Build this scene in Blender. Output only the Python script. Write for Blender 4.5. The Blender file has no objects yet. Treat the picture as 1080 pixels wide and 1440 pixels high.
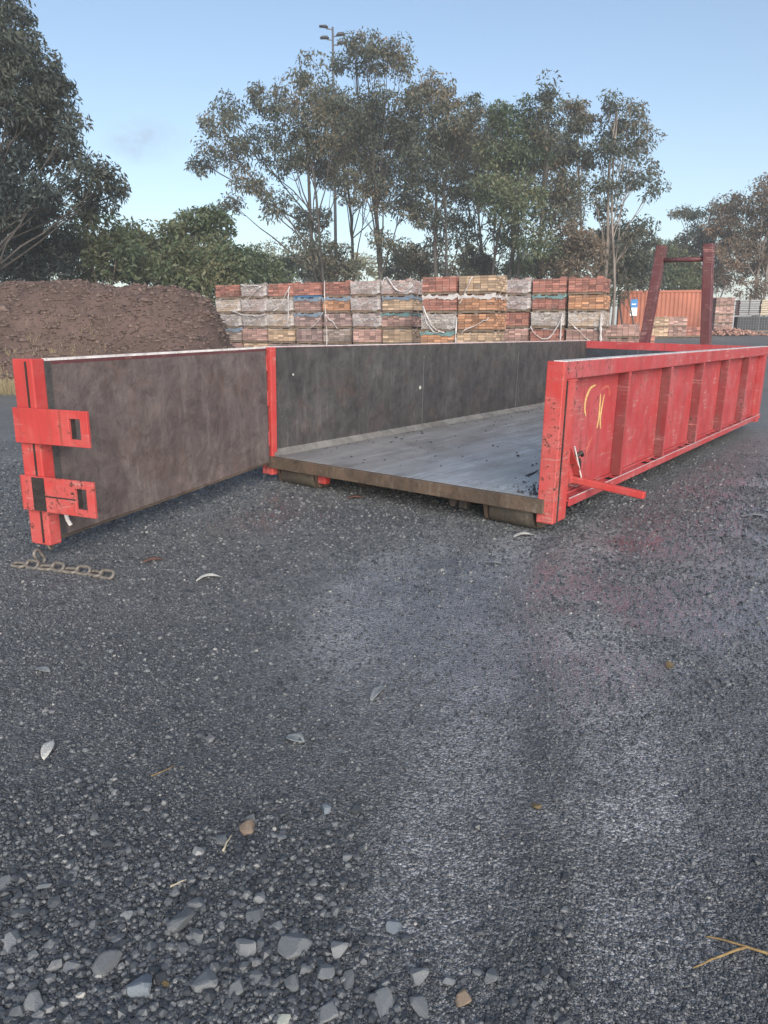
import bpy, bmesh, math, random
import numpy as np
from mathutils import Vector, Matrix, Euler

# ------------------------------------------------------------------ camera, sky, sun, exposure
SC = bpy.context.scene
COL = SC.collection
R = math.radians
F_PX, PITCH, CAM_H = 1069.8, R(13.217), 1.269          # photograph is 1080 x 1440
cam_d = bpy.data.cameras.new('camera')
cam = bpy.data.objects.new('camera', cam_d); COL.objects.link(cam)
cam.location = (0, 0, CAM_H); cam.rotation_euler = (math.pi/2 - PITCH, 0, 0)
cam_d.sensor_fit = 'VERTICAL'; cam_d.sensor_height = 24.0; cam_d.lens = F_PX/1440*24.0
cam_d.clip_start = 0.05; cam_d.clip_end = 6000
SC.camera = cam

SUN_AZ, SUN_EL = R(168), R(23)                         # azimuth clockwise from +Y (behind the camera, right)
wd = bpy.data.worlds.new('World'); SC.world = wd; wd.use_nodes = True
nt = wd.node_tree
sky = nt.nodes.new('ShaderNodeTexSky'); sky.sky_type = 'NISHITA'; sky.sun_disc = False
sky.sun_elevation = SUN_EL; sky.sun_rotation = SUN_AZ
sky.altitude = 50; sky.air_density = 1.0; sky.dust_density = 1.0; sky.ozone_density = 1.1
nt.links.new(sky.outputs[0], nt.nodes['Background'].inputs[0])
nt.nodes['Background'].inputs[1].default_value = 0.10
sl = bpy.data.lights.new('sun', 'SUN'); sun = bpy.data.objects.new('sun', sl); COL.objects.link(sun)
sl.energy = 3.0; sl.angle = R(50); sl.color = (1.0, 0.95, 0.90)
sd = Vector((math.sin(SUN_AZ)*math.cos(SUN_EL), math.cos(SUN_AZ)*math.cos(SUN_EL), math.sin(SUN_EL)))
sun.rotation_euler = sd.to_track_quat('Z', 'Y').to_euler()
SC.view_settings.view_transform = 'Standard'; SC.view_settings.look = 'None'
SC.view_settings.exposure = 0.90; SC.view_settings.gamma = 1.0; SC.view_settings.use_curve_mapping = False

rng = np.random.default_rng(7); random.seed(7)

# ------------------------------------------------------------------ pixel helpers (photo pixels -> directions)
def ray(px, py):
    a = (px-540)/F_PX; b = (720-py)/F_PX; c, s = math.cos(PITCH), math.sin(PITCH)
    return np.array([a, c+b*s, -s+b*c])
def at(px, py, d):                       # point on that ray at forward distance d
    r = ray(px, py); r = r*(d/r[1]); return np.array([r[0], r[1], r[2]+CAM_H])

# ------------------------------------------------------------------ noise + terrain
def vnoise(x, y, seed=0):
    x = np.asarray(x, float); y = np.asarray(y, float)
    xi = np.floor(x).astype(np.int64); yi = np.floor(y).astype(np.int64); xf = x-xi; yf = y-yi
    def h(a, b):
        n = (a*374761393 + b*668265263 + seed*1442695041) & 0x7fffffff
        n = ((n ^ (n >> 13))*1274126177) & 0x7fffffff
        return ((n ^ (n >> 16)) & 0xffff)/65535.0
    u = xf*xf*(3-2*xf); v = yf*yf*(3-2*yf)
    return (h(xi, yi)*(1-u)+h(xi+1, yi)*u)*(1-v)+(h(xi, yi+1)*(1-u)+h(xi+1, yi+1)*u)*v
def fbm(x, y, seed=0, o=4):
    s = 0; a = .5
    for i in range(o): s = s+a*vnoise(x*2**i, y*2**i, seed+i*17); a *= .5
    return s
def sstep(a, b, x):
    t = np.clip((np.asarray(x, float)-a)/(b-a), 0, 1); return t*t*(3-2*t)

BIN_O = np.array([-0.950, 6.317, 0.270]); BIN_A = R(35.52); BIN_R = R(1.4326)
BW, BH, BL = 2.45, 0.8926, 6.95
bu = np.array([math.cos(BIN_A), -math.sin(BIN_A)]); bv = np.array([math.sin(BIN_A), math.cos(BIN_A)])
def ground_base(x, y):
    x = np.asarray(x, float); y = np.asarray(y, float)
    z = 1.35*sstep(11, 52, y)*(0.35+0.65*sstep(-30, 25, x)+0.0)
    du = (x-BIN_O[0])*bu[0]+(y-BIN_O[1])*bu[1]; dv = (x-BIN_O[0])*bv[0]+(y-BIN_O[1])*bv[1]
    m = sstep(-2.2, -.2, du)*(1-sstep(BW+.1, BW+2.4, du))*sstep(-2.0, -.2, dv)*(1-sstep(BL, BL+2.5, dv))
    under = -(du-BW/2)*0.025
    return z*(1-m)+m*under
def track_d(x, y):                       # signed distance from the loose strip between the wheel tracks
    return x-(0.30+0.13*(y-1.18)+.028*(y-1.18)**2)+.05*np.sin(y*2.1)
def ground_z(x, y):
    x = np.asarray(x, float); y = np.asarray(y, float)
    z = ground_base(x, y)
    near = 1-sstep(9, 16, np.hypot(x, y))
    z = z+near*(0.020*(fbm(x*1.1, y*1.1, 3)-.47)+0.010*(fbm(x*5, y*5, 9)-.47)+0.006*(fbm(x*19, y*19, 12, 2)-.37))
    td = track_d(x, y)
    z = z+near*0.010*np.exp(-(td/.09)**2)-near*0.006*np.exp(-((td-.33)/.16)**2)-near*0.006*np.exp(-((td+.33)/.18)**2)
    return z

# ------------------------------------------------------------------ node helpers / materials
MATS = {}
def mat(name):
    m = bpy.data.materials.new(name); m.use_nodes = True; MATS[name] = m
    t = m.node_tree; b = t.nodes['Principled BSDF']
    return m, t, b
def N(t, typ, **kw):
    n = t.nodes.new(typ)
    for k, v in kw.items():
        if k in ('ins',):
            for i, val in v.items(): n.inputs[i].default_value = val
        else: setattr(n, k, v)
    return n
def L(t, a, b): t.links.new(a, b)
def ramp(t, fac, stops, interp='LINEAR'):
    r = t.nodes.new('ShaderNodeValToRGB'); cr = r.color_ramp; cr.interpolation = interp
    while len(cr.elements) < len(stops): cr.elements.new(.5)
    for e, (p, c) in zip(cr.elements, stops):
        e.position = p; e.color = (*c, 1) if len(c) == 3 else c
    L(t, fac, r.inputs[0]); return r
def noise(t, vec, scale, detail=4, rough=.55, dist=0):
    n = N(t, 'ShaderNodeTexNoise'); n.inputs['Scale'].default_value = scale; n.inputs['Detail'].default_value = detail
    n.inputs['Roughness'].default_value = rough; n.inputs['Distortion'].default_value = dist
    if vec is not None: L(t, vec, n.inputs['Vector'])
    return n
def mixc(t, fac, a, b, mode='MIX'):
    m = N(t, 'ShaderNodeMix', data_type='RGBA', blend_type=mode)
    for sock, v in ((m.inputs[0], fac), (m.inputs[6], a), (m.inputs[7], b)):
        if hasattr(v, 'is_output') or isinstance(v, bpy.types.NodeSocket): L(t, v, sock)
        elif isinstance(v, (int, float)): sock.default_value = v
        else: sock.default_value = (*v, 1)
    return m.outputs[2]
def math_(t, op, a, b=None, clamp=False):
    m = N(t, 'ShaderNodeMath', operation=op, use_clamp=clamp)
    for i, v in enumerate((a, b)):
        if v is None: continue
        if isinstance(v, bpy.types.NodeSocket): L(t, v, m.inputs[i])
        else: m.inputs[i].default_value = v
    return m.outputs[0]
def bump(t, b, h, strength=.3, dist=.01, prev=None):
    n = N(t, 'ShaderNodeBump'); n.inputs['Strength'].default_value = strength; n.inputs['Distance'].default_value = dist
    L(t, h, n.inputs['Height'])
    if prev is not None: L(t, prev, n.inputs['Normal'])
    if b is not None: L(t, n.outputs[0], b.inputs['Normal'])
    return n.outputs[0]
def mapping(t, scale=(1, 1, 1), coord='Object'):
    tc = N(t, 'ShaderNodeTexCoord'); mp = N(t, 'ShaderNodeMapping'); mp.inputs['Scale'].default_value = scale
    L(t, tc.outputs[coord], mp.inputs[0]); return mp.outputs[0]
def attr(t, name, typ='GEOMETRY'):
    a = N(t, 'ShaderNodeAttribute', attribute_name=name, attribute_type=typ); return a

def red_paint(name, base, wear=.58, dirt=.5):
    m, t, b = mat(name)
    v = mapping(t)
    n1 = noise(t, v, 4.5, 6, .65, .3); n2 = noise(t, v, 34, 6, .75, .6); n3 = noise(t, mapping(t, (16, 16, 1.1)), 1.6, 6, .7, .5)
    big = noise(t, v, 1.3, 4, .6, .6); scr = noise(t, mapping(t, (2.2, 2.2, 46)), 1.5, 5, .75, .4); runs = noise(t, mapping(t, (22, 22, .7)), 1.3, 4, .7)
    c = ramp(t, big.outputs[0], [(.3, tuple(x*.78 for x in base)), (.52, base), (.72, (base[0]*1.05, base[1]*2.0, base[2]*2.0))]).outputs[0]
    fade = ramp(t, n1.outputs[0], [(.45, (0, 0, 0)), (.75, (1, 1, 1))]).outputs[0]
    c = mixc(t, math_(t, 'MULTIPLY', fade, .38), c, (base[0]*.95, base[1]*3.0+.02, base[2]*2.8+.02))
    drt = ramp(t, n3.outputs[0], [(dirt-.02, (0, 0, 0)), (dirt+.22, (1, 1, 1))]).outputs[0]
    c = mixc(t, math_(t, 'MULTIPLY', drt, .6), c, (.13, .05, .04))
    rn = math_(t, 'MULTIPLY', ramp(t, runs.outputs[0], [(.56, (0, 0, 0)), (.68, (1, 1, 1))]).outputs[0], ramp(t, big.outputs[0], [(.42, (0, 0, 0)), (.6, (1, 1, 1))]).outputs[0])
    c = mixc(t, math_(t, 'MULTIPLY', rn, .65), c, (.11, .042, .022))
    sc = ramp(t, math_(t, 'MULTIPLY', scr.outputs[0], math_(t, 'ADD', n1.outputs[0], .5)), [(.60, (0, 0, 0)), (.66, (1, 1, 1))]).outputs[0]
    c = mixc(t, math_(t, 'MULTIPLY', sc, .7), c, (.42, .20, .18))
    mix2 = math_(t, 'MULTIPLY', n2.outputs[0], math_(t, 'ADD', math_(t, 'MULTIPLY', n1.outputs[0], .8), math_(t, 'ADD', math_(t, 'MULTIPLY', big.outputs[0], .7), .25)))
    halo = ramp(t, mix2, [(wear-.06, (0, 0, 0)), (wear+.02, (1, 1, 1))]).outputs[0]
    c = mixc(t, math_(t, 'MULTIPLY', halo, .6), c, (.15, .05, .03))
    chip = ramp(t, mix2, [(wear, (0, 0, 0)), (wear+.03, (1, 1, 1))]).outputs[0]
    c = mixc(t, chip, c, (.035, .022, .018))
    L(t, c, b.inputs['Base Color'])
    rr = ramp(t, n1.outputs[0], [(.3, (.38,)*3), (.7, (.68,)*3)]).outputs[0]; L(t, rr, b.inputs['Roughness'])
    dent = noise(t, v, 2.6, 2, .4)
    bp = bump(t, None, n2.outputs[0], .25, .004, bump(t, None, dent.outputs[0], .5, .03)); bump(t, b, chip, .5, -.0015, bp)
    b.inputs['Specular IOR Level'].default_value = .4
    return m
red_paint('red_paint', (.40, .046, .050), .665, .52)
red_paint('red_worn', (.45, .048, .044), .66, .58)
red_paint('red_rib', (.20, .028, .032), .64, .44)  # darker red, for the front plate of each side rib
red_paint('red_dark', (.105, .026, .034), .62, .42)

def steel(name, c0, c1, c2, streak=(5, 5, .9), rough=(.42, .7), scratch=.55, rust=.35):
    m, t, b = mat(name)
    v = mapping(t); vs = mapping(t, streak)
    n1 = noise(t, v, 2.2, 6, .65, .3); n2 = noise(t, vs, 1.6, 7, .72, .6); n3 = noise(t, v, 26, 5, .7); n4 = noise(t, vs, 5, 4, .8, .8); n5 = noise(t, v, 7, 6, .75, .8)
    c = ramp(t, n1.outputs[0], [(.3, c0), (.68, c1)]).outputs[0]
    st = ramp(t, n2.outputs[0], [(.48, (0, 0, 0)), (.72, (1, 1, 1))]).outputs[0]
    c = mixc(t, math_(t, 'MULTIPLY', st, .42), c, c2)
    c = mixc(t, .8, c, ramp(t, n5.outputs[0], [(.32, (.55, .53, .52)), (.5, (1, 1, 1)), (.72, (1.5, 1.45, 1.4))]).outputs[0], 'MULTIPLY')
    sc = ramp(t, math_(t, 'MULTIPLY', n4.outputs[0], n3.outputs[0]), [(scratch-.19, (0, 0, 0)), (scratch-.12, (1, 1, 1))]).outputs[0]
    c = mixc(t, math_(t, 'MULTIPLY', sc, .5), c, (.20, .19, .185))
    rs = math_(t, 'MULTIPLY', ramp(t, noise(t, v, 3.1, 7, .75, .9).outputs[0], [(.52, (0, 0, 0)), (.68, (1, 1, 1))]).outputs[0], ramp(t, n3.outputs[0], [(.35, (0, 0, 0)), (.6, (1, 1, 1))]).outputs[0])
    c = mixc(t, math_(t, 'MULTIPLY', rs, rust), c, (.115, .055, .032))
    ln_ = noise(t, mapping(t, (30, 1.1, 30)), 1.0, 4, .7, .3); ln2 = noise(t, mapping(t, (26, 26, .8)), 1.5, 4, .75, .7)
    l1 = ramp(t, math_(t, 'MULTIPLY', ln2.outputs[0], math_(t, 'ADD', n1.outputs[0], .5)), [(.61, (0, 0, 0)), (.70, (1, 1, 1))]).outputs[0]
    l1 = math_(t, 'MULTIPLY', l1, n5.outputs[0])
    c = mixc(t, math_(t, 'MULTIPLY', l1, .40), c, (.24, .225, .215))
    L(t, c, b.inputs['Base Color'])
    L(t, ramp(t, n3.outputs[0], [(.3, (rough[0],)*3), (.7, (rough[1],)*3)]).outputs[0], b.inputs['Roughness'])
    bump(t, b, n3.outputs[0], .3, .004, bump(t, None, n1.outputs[0], .7, .04))
    return m
steel('gate_steel', (.075, .056, .053), (.128, .100, .095), (.20, .175, .165), rust=.5)
steel('wall_steel', (.036, .034, .034), (.066, .061, .061), (.11, .103, .10), scratch=.56, rust=.35)
steel('head_steel', (.020, .024, .032), (.032, .038, .048), (.05, .055, .065))
steel('sill_steel', (.045, .034, .026), (.095, .068, .048), (.14, .10, .07), (2, 2, 2))
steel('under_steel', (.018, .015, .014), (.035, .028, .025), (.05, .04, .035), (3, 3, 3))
steel('dust_steel', (.10, .095, .085), (.20, .19, .175), (.26, .25, .23), (1, 1, 6))
steel('bare_glare', (.50, .46, .45), (.68, .66, .64), (.74, .73, .72), (2, 2, 2), (.2, .4), rust=.1)  # bare worn steel, its pale colour also standing in for sky glare
steel('chain_steel', (.11, .095, .08), (.20, .18, .155), (.12, .07, .04), (9, 9, 9), (.3, .55))
steel('roller_steel', (.045, .04, .032), (.08, .07, .055), (.11, .09, .07), (6, 6, 6))

def m_floor():
    m, t, b = mat('bin_floor')
    v = mapping(t); vs = mapping(t, (5.5, .55, 1))
    n1 = noise(t, v, .9, 5, .6, .4); n2 = noise(t, vs, 1.5, 6, .65); n3 = noise(t, v, 30, 4, .7)
    c = ramp(t, n2.outputs[0], [(.3, (.40, .40, .40)), (.7, (.64, .64, .64))]).outputs[0]
    wet = math_(t, 'ADD', math_(t, 'MULTIPLY', n1.outputs[0], .55), math_(t, 'MULTIPLY', n2.outputs[0], .5))
    sep = N(t, 'ShaderNodeSeparateXYZ'); L(t, N(t, 'ShaderNodeTexCoord').outputs['Object'], sep.inputs[0])
    dry = ramp(t, math_(t, 'ADD', sep.outputs[0], math_(t, 'MULTIPLY', n1.outputs[0], .9)), [(.55, (1, 1, 1)), (.99, (0, 0, 0))]).outputs[0]
    c = mixc(t, math_(t, 'MULTIPLY', dry, .9), c, (.12, .11, .104))
    st = ramp(t, noise(t, vs, 3.2, 6, .75, .5).outputs[0], [(.52, (0, 0, 0)), (.72, (1, 1, 1))]).outputs[0]
    c = mixc(t, math_(t, 'MULTIPLY', st, .40), c, (.10, .085, .07))
    bl = ramp(t, noise(t, v, 2.3, 7, .7, 1.0).outputs[0], [(.50, (0, 0, 0)), (.66, (1, 1, 1))]).outputs[0]
    c = mixc(t, math_(t, 'MULTIPLY', bl, .5), c, (.13, .115, .10))
    L(t, c, b.inputs['Base Color'])
    L(t, math_(t, 'SUBTRACT', 1.0, dry), b.inputs['Coat Weight']); b.inputs['Coat Roughness'].default_value = .34; b.inputs['Coat IOR'].default_value = 1.8
    rg = ramp(t, wet, [(.42, (.14,)*3), (.58, (.30,)*3), (.72, (.5,)*3)]).outputs[0]
    L(t, math_(t, 'MULTIPLY', math_(t, 'SUBTRACT', 1.0, dry), .35), b.inputs['Metallic']); rg = mixc(t, dry, rg, (.62, .62, .62)); L(t, rg, b.inputs['Roughness'])
    b.inputs['Specular IOR Level'].default_value = 1.0
    bump(t, b, n3.outputs[0], .10, .003, bump(t, None, n2.outputs[0], .25, .01))
m_floor()

def m_ground():
    m, t, b = mat('wet_road_base')
    g = N(t, 'ShaderNodeNewGeometry'); P = g.outputs['Position']
    co = attr(t, 'coarse').outputs['Fac']; we = attr(t, 'wet').outputs['Fac']; rd = attr(t, 'red').outputs['Fac']; far = attr(t, 'far').outputs['Fac']; lane = attr(t, 'lane').outputs['Fac']
    n1 = noise(t, P, 1.1, 5, .6); n2 = noise(t, P, 7, 5, .65); n3 = noise(t, P, 60, 4, .75)
    vo = N(t, 'ShaderNodeTexVoronoi'); vo.inputs['Scale'].default_value = 95; L(t, P, vo.inputs['Vector'])
    vo2 = N(t, 'ShaderNodeTexVoronoi'); vo2.inputs['Scale'].default_value = 230; L(t, P, vo2.inputs['Vector'])
    mx = math_(t, 'ADD', math_(t, 'MULTIPLY', n1.outputs[0], .6), math_(t, 'MULTIPLY', n2.outputs[0], .45))
    c = ramp(t, mx, [(.36, (.098, .099, .101)), (.68, (.190, .189, .190))]).outputs[0]
    c = mixc(t, math_(t, 'MULTIPLY', lane, .7), c, (.35, .35, .355))  # lane: paler wheel tracks plus the painted-in wet sheen
    gr = N(t, 'ShaderNodeSeparateColor'); L(t, vo.outputs['Color'], gr.inputs[0])
    gr2 = N(t, 'ShaderNodeSeparateColor'); L(t, vo2.outputs['Color'], gr2.inputs[0])
    gv = math_(t, 'ADD', math_(t, 'MULTIPLY', gr.outputs[0], .5), math_(t, 'MULTIPLY', gr2.outputs[1], .6))
    tone = ramp(t, gv, [(.08, (.36,)*3), (.55, (.97,)*3), (.95, (1.9,)*3)]).outputs[0]
    c = mixc(t, 1.0, c, tone, 'MULTIPLY')
    c = mixc(t, math_(t, 'MULTIPLY', co, .75), c, (.048, .051, .055))
    c = mixc(t, math_(t, 'MULTIPLY', rd, .6), c, (.13, .035, .028))
    c = mixc(t, math_(t, 'MULTIPLY', we, .35), c, (.055, .056, .060))
    farc = ramp(t, noise(t, P, .25, 5).outputs[0], [(.35, (.12, .118, .11)), (.65, (.18, .175, .16))]).outputs[0]
    c = mixc(t, far, c, farc)
    L(t, c, b.inputs['Base Color'])
    wn = math_(t, 'MULTIPLY', we, math_(t, 'ADD', n2.outputs[0], .55), True)
    r = ramp(t, n3.outputs[0], [(.3, (.42,)*3), (.7, (.68,)*3)]).outputs[0]
    r = mixc(t, wn, r, (.15, .15, .15)); L(t, r, b.inputs['Roughness'])
    L(t, math_(t, 'ADD', math_(t, 'MULTIPLY', wn, .5), .5), b.inputs['Specular IOR Level'])
    L(t, wn, b.inputs['Coat Weight']); b.inputs['Coat Roughness'].default_value = .10
    hgt = math_(t, 'ADD', math_(t, 'MULTIPLY', vo.outputs['Distance'], -1.0), math_(t, 'MULTIPLY', vo2.outputs['Distance'], -.45))
    bp = bump(t, None, math_(t, 'MULTIPLY', hgt, math_(t, 'SUBTRACT', 1.0, math_(t, 'MULTIPLY', wn, .55))), 1.0, .013)
    bq = bump(t, b, n3.outputs[0], .25, .003, bp)
    L(t, bump(t, None, math_(t, 'ADD', math_(t, 'MULTIPLY', vo.outputs['Distance'], -1.0), n3.outputs[0]), .42, .007), b.inputs['Coat Normal'])
m_ground()

def m_stone(name, stops, rel=.02):
    m, t, b = mat(name)
    oi = N(t, 'ShaderNodeObjectInfo'); v = mapping(t)
    n = noise(t, v, 14, 5, .7); n2 = noise(t, v, 3.5, 5)
    c = ramp(t, oi.outputs['Random'], stops).outputs[0]
    k = ramp(t, n.outputs[0], [(.3, (.7,)*3), (.7, (1.3,)*3)]).outputs[0]
    c = mixc(t, 1.0, c, k, 'MULTIPLY')
    L(t, c, b.inputs['Base Color']); b.inputs['Roughness'].default_value = .42
    bump(t, b, n.outputs[0], .5, rel)
m_stone('pebble', [(0, (.030, .033, .037)), (.5, (.058, .063, .069)), (.78, (.092, .097, .102)), (.92, (.135, .139, .142)), (.985, (.17, .172, .172)), (.996, (.20, .195, .185)), (1, (.36, .34, .31))], .0006)
m_stone('rock_grey', [(0, (.12, .128, .134)), (1, (.225, .232, .236))])
m_stone('rock_blue', [(0, (.16, .185, .21)), (1, (.20, .225, .25))])
m_stone('rock_tan', [(0, (.21, .14, .10)), (1, (.27, .20, .14))])
m_stone('rock_pale', [(0, (.33, .35, .30)), (1, (.42, .43, .37))])
m_stone('rock_ochre', [(0, (.17, .12, .05)), (1, (.19, .14, .07))])

def m_flat(name, c, rough=.7, nscale=20, var=.35, spec=.3):
    m, t, b = mat(name); v = mapping(t)
    n = noise(t, v, nscale, 5, .65)
    L(t, ramp(t, n.outputs[0], [(.3, tuple(x*(1-var) for x in c)), (.7, tuple(min(1, x*(1+var)) for x in c))]).outputs[0], b.inputs['Base Color'])
    b.inputs['Roughness'].default_value = rough; b.inputs['Specular IOR Level'].default_value = spec
    bump(t, b, n.outputs[0], .3, .01); return m
m_flat('leaf_pale', (.46, .45, .41), .6, 160, .5)
m_flat('leaf_grey', (.20, .21, .21), .6, 90, .4)
m_flat('leaf_brown', (.16, .09, .07), .6, 60, .3)
m_flat('twig_yellow', (.22, .15, .065), .6, 50, .4)
m_flat('twig_pale', (.42, .36, .26), .6, 50, .3)
m_flat('chalk', (.60, .40, .16), .8, 60, .35)
m_flat('chalk_faint', (.46, .12, .085), .8, 60, .35)
m_flat('timber', (.17, .125, .09), .8, 6, .35)
m_flat('timber_blue', (.05, .13, .24), .7, 6, .3)
m_flat('wrap_white', (.46, .43, .42), .35, 5, .2, .5)
m_flat('wrap_blue', (.16, .20, .25), .35, 5, .2, .5)
m_flat('wrap_teal', (.13, .22, .22), .35, 5, .2, .5)
m_flat('sign_blue', (.03, .20, .48), .4, 3, .1)
m_flat('sign_white', (.72, .73, .73), .4, 3, .08)
m_flat('pole_steel', (.075, .08, .085), .5, 4, .15)
m_flat('lamp_dark', (.055, .058, .065), .5, 4, .15)
m_flat('cage_wire', (.12, .125, .13), .5, 8, .25)
m_flat('cage_fill', (.05, .053, .058), .8, 9, .4)
m_flat('mound_soil', (.095, .062, .052), .9, .9, .35)
m_flat('chip_soil', (.115, .08, .068), .9, 9, .75)
m_flat('dry_grass', (.29, .235, .135), .8, 2, .35)
m_flat('cream_stone', (.42, .36, .27), .8, 8, .3)

def m_wrap():
    m, t, b = mat('film')
    v = mapping(t, (1, 1, 2.2)); n = noise(t, v, 4, 6, .7, 1.2)
    b.inputs['Base Color'].default_value = (.55, .52, .51, 1); b.inputs['Roughness'].default_value = .35
    al = ramp(t, n.outputs[0], [(.42, (.10,)*3), (.62, (.75,)*3)]).outputs[0]; L(t, al, b.inputs['Alpha'])
    bump(t, b, n.outputs[0], .8, .04)
m_wrap()

def m_brick():
    m, t, b = mat('brick')
    oi = N(t, 'ShaderNodeObjectInfo'); tn = attr(t, 'tone').outputs['Fac']
    v = mapping(t); n = noise(t, v, 14, 4, .7)
    k = ramp(t, tn, [(0, (.50,)*3), (.5, (.95,)*3), (.85, (1.25, 1.25, 1.22)), (1, (1.7, 1.75, 1.8))]).outputs[0]
    c = mixc(t, 1.0, oi.outputs['Color'], k, 'MULTIPLY')
    c = mixc(t, math_(t, 'MULTIPLY', ramp(t, n.outputs[0], [(.5, (0, 0, 0)), (.75, (1, 1, 1))]).outputs[0], .5), c, (.38, .34, .31))
    L(t, c, b.inputs['Base Color']); b.inputs['Roughness'].default_value = .85
m_brick()

def m_leaf(name, c0, c1, c2):
    m, t, b = mat(name)
    tn = attr(t, 'tone').outputs['Fac']
    c = ramp(t, tn, [(0, c0), (.6, c1), (1, c2)]).outputs[0]
    L(t, c, b.inputs['Base Color']); b.inputs['Roughness'].default_value = .5; b.inputs['Specular IOR Level'].default_value = .35
    tr = N(t, 'ShaderNodeBsdfTranslucent'); L(t, c, tr.inputs[0])
    mx = N(t, 'ShaderNodeMixShader'); mx.inputs[0].default_value = .22
    L(t, b.outputs[0], mx.inputs[1]); L(t, tr.outputs[0], mx.inputs[2]); L(t, mx.outputs[0], t.nodes['Material Output'].inputs[0])
m_leaf('leaf_gum', (.046, .058, .044), (.086, .098, .068), (.165, .130, .085))
m_leaf('leaf_dark', (.028, .040, .039), (.050, .064, .056), (.082, .090, .068))
m_leaf('leaf_green', (.048, .074, .042), (.088, .118, .060), (.15, .145, .08))
m_leaf('leaf_warm', (.10, .085, .060), (.165, .125, .085), (.25, .165, .11))
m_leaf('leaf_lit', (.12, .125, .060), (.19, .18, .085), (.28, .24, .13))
def m_bark(name, c0, c1):
    m, t, b = mat(name); v = mapping(t, (1, 1, .3)); n = noise(t, v, 3, 5, .7)
    L(t, ramp(t, n.outputs[0], [(.35, c0), (.65, c1)]).outputs[0], b.inputs['Base Color']); b.inputs['Roughness'].default_value = .85
    bump(t, b, n.outputs[0], .5, .03)
m_bark('bark_dark', (.030, .027, .024), (.070, .063, .056))
m_bark('bark_pale', (.12, .10, .085), (.26, .22, .19))

# ------------------------------------------------------------------ mesh helpers
def tagp(o, label=None, cat=None, group=None, kind=None):
    if label: o['label'] = label
    if cat: o['category'] = cat
    if group: o['group'] = group
    if kind: o['kind'] = kind
    return o
def empty(name, loc=(0, 0, 0), rz=0, parent=None):
    o = bpy.data.objects.new(name, None); COL.objects.link(o); o.empty_display_size = .2
    o.location = loc; o.rotation_euler = (0, 0, rz)
    if parent: o.parent = parent
    return o
def link(name, me, m, parent=None):
    if m is not None and not me.materials: me.materials.append(MATS[m] if isinstance(m, str) else m)
    o = bpy.data.objects.new(name, me); COL.objects.link(o)
    if parent: o.parent = parent
    return o
def np_mesh(name, V, quads=None, tris=None, attrs=None, smooth=False):
    me = bpy.data.meshes.new(name); V = np.asarray(V, np.float32).reshape(-1, 3)
    loops, starts, tot = [], [], 0
    if quads is not None and len(quads):
        q = np.asarray(quads, np.int32).reshape(-1, 4); loops.append(q.ravel()); starts.append(np.arange(len(q))*4); tot = len(q)*4
    if tris is not None and len(tris):
        q = np.asarray(tris, np.int32).reshape(-1, 3); loops.append(q.ravel()); starts.append(tot+np.arange(len(q))*3)
    lo = np.concatenate(loops).astype(np.int32); stt = np.concatenate(starts).astype(np.int32)
    me.vertices.add(len(V)); me.vertices.foreach_set('co', V.ravel())
    me.loops.add(len(lo)); me.loops.foreach_set('vertex_index', lo)
    me.polygons.add(len(stt)); me.polygons.foreach_set('loop_start', stt)
    for k, a in (attrs or {}).items():
        at_ = me.attributes.new(k, 'FLOAT', 'POINT'); at_.data.foreach_set('value', np.asarray(a, np.float32))
    me.update(calc_edges=True)
    if smooth: me.polygons.foreach_set('use_smooth', np.ones(len(stt), bool))
    me.validate(); return me
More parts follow.
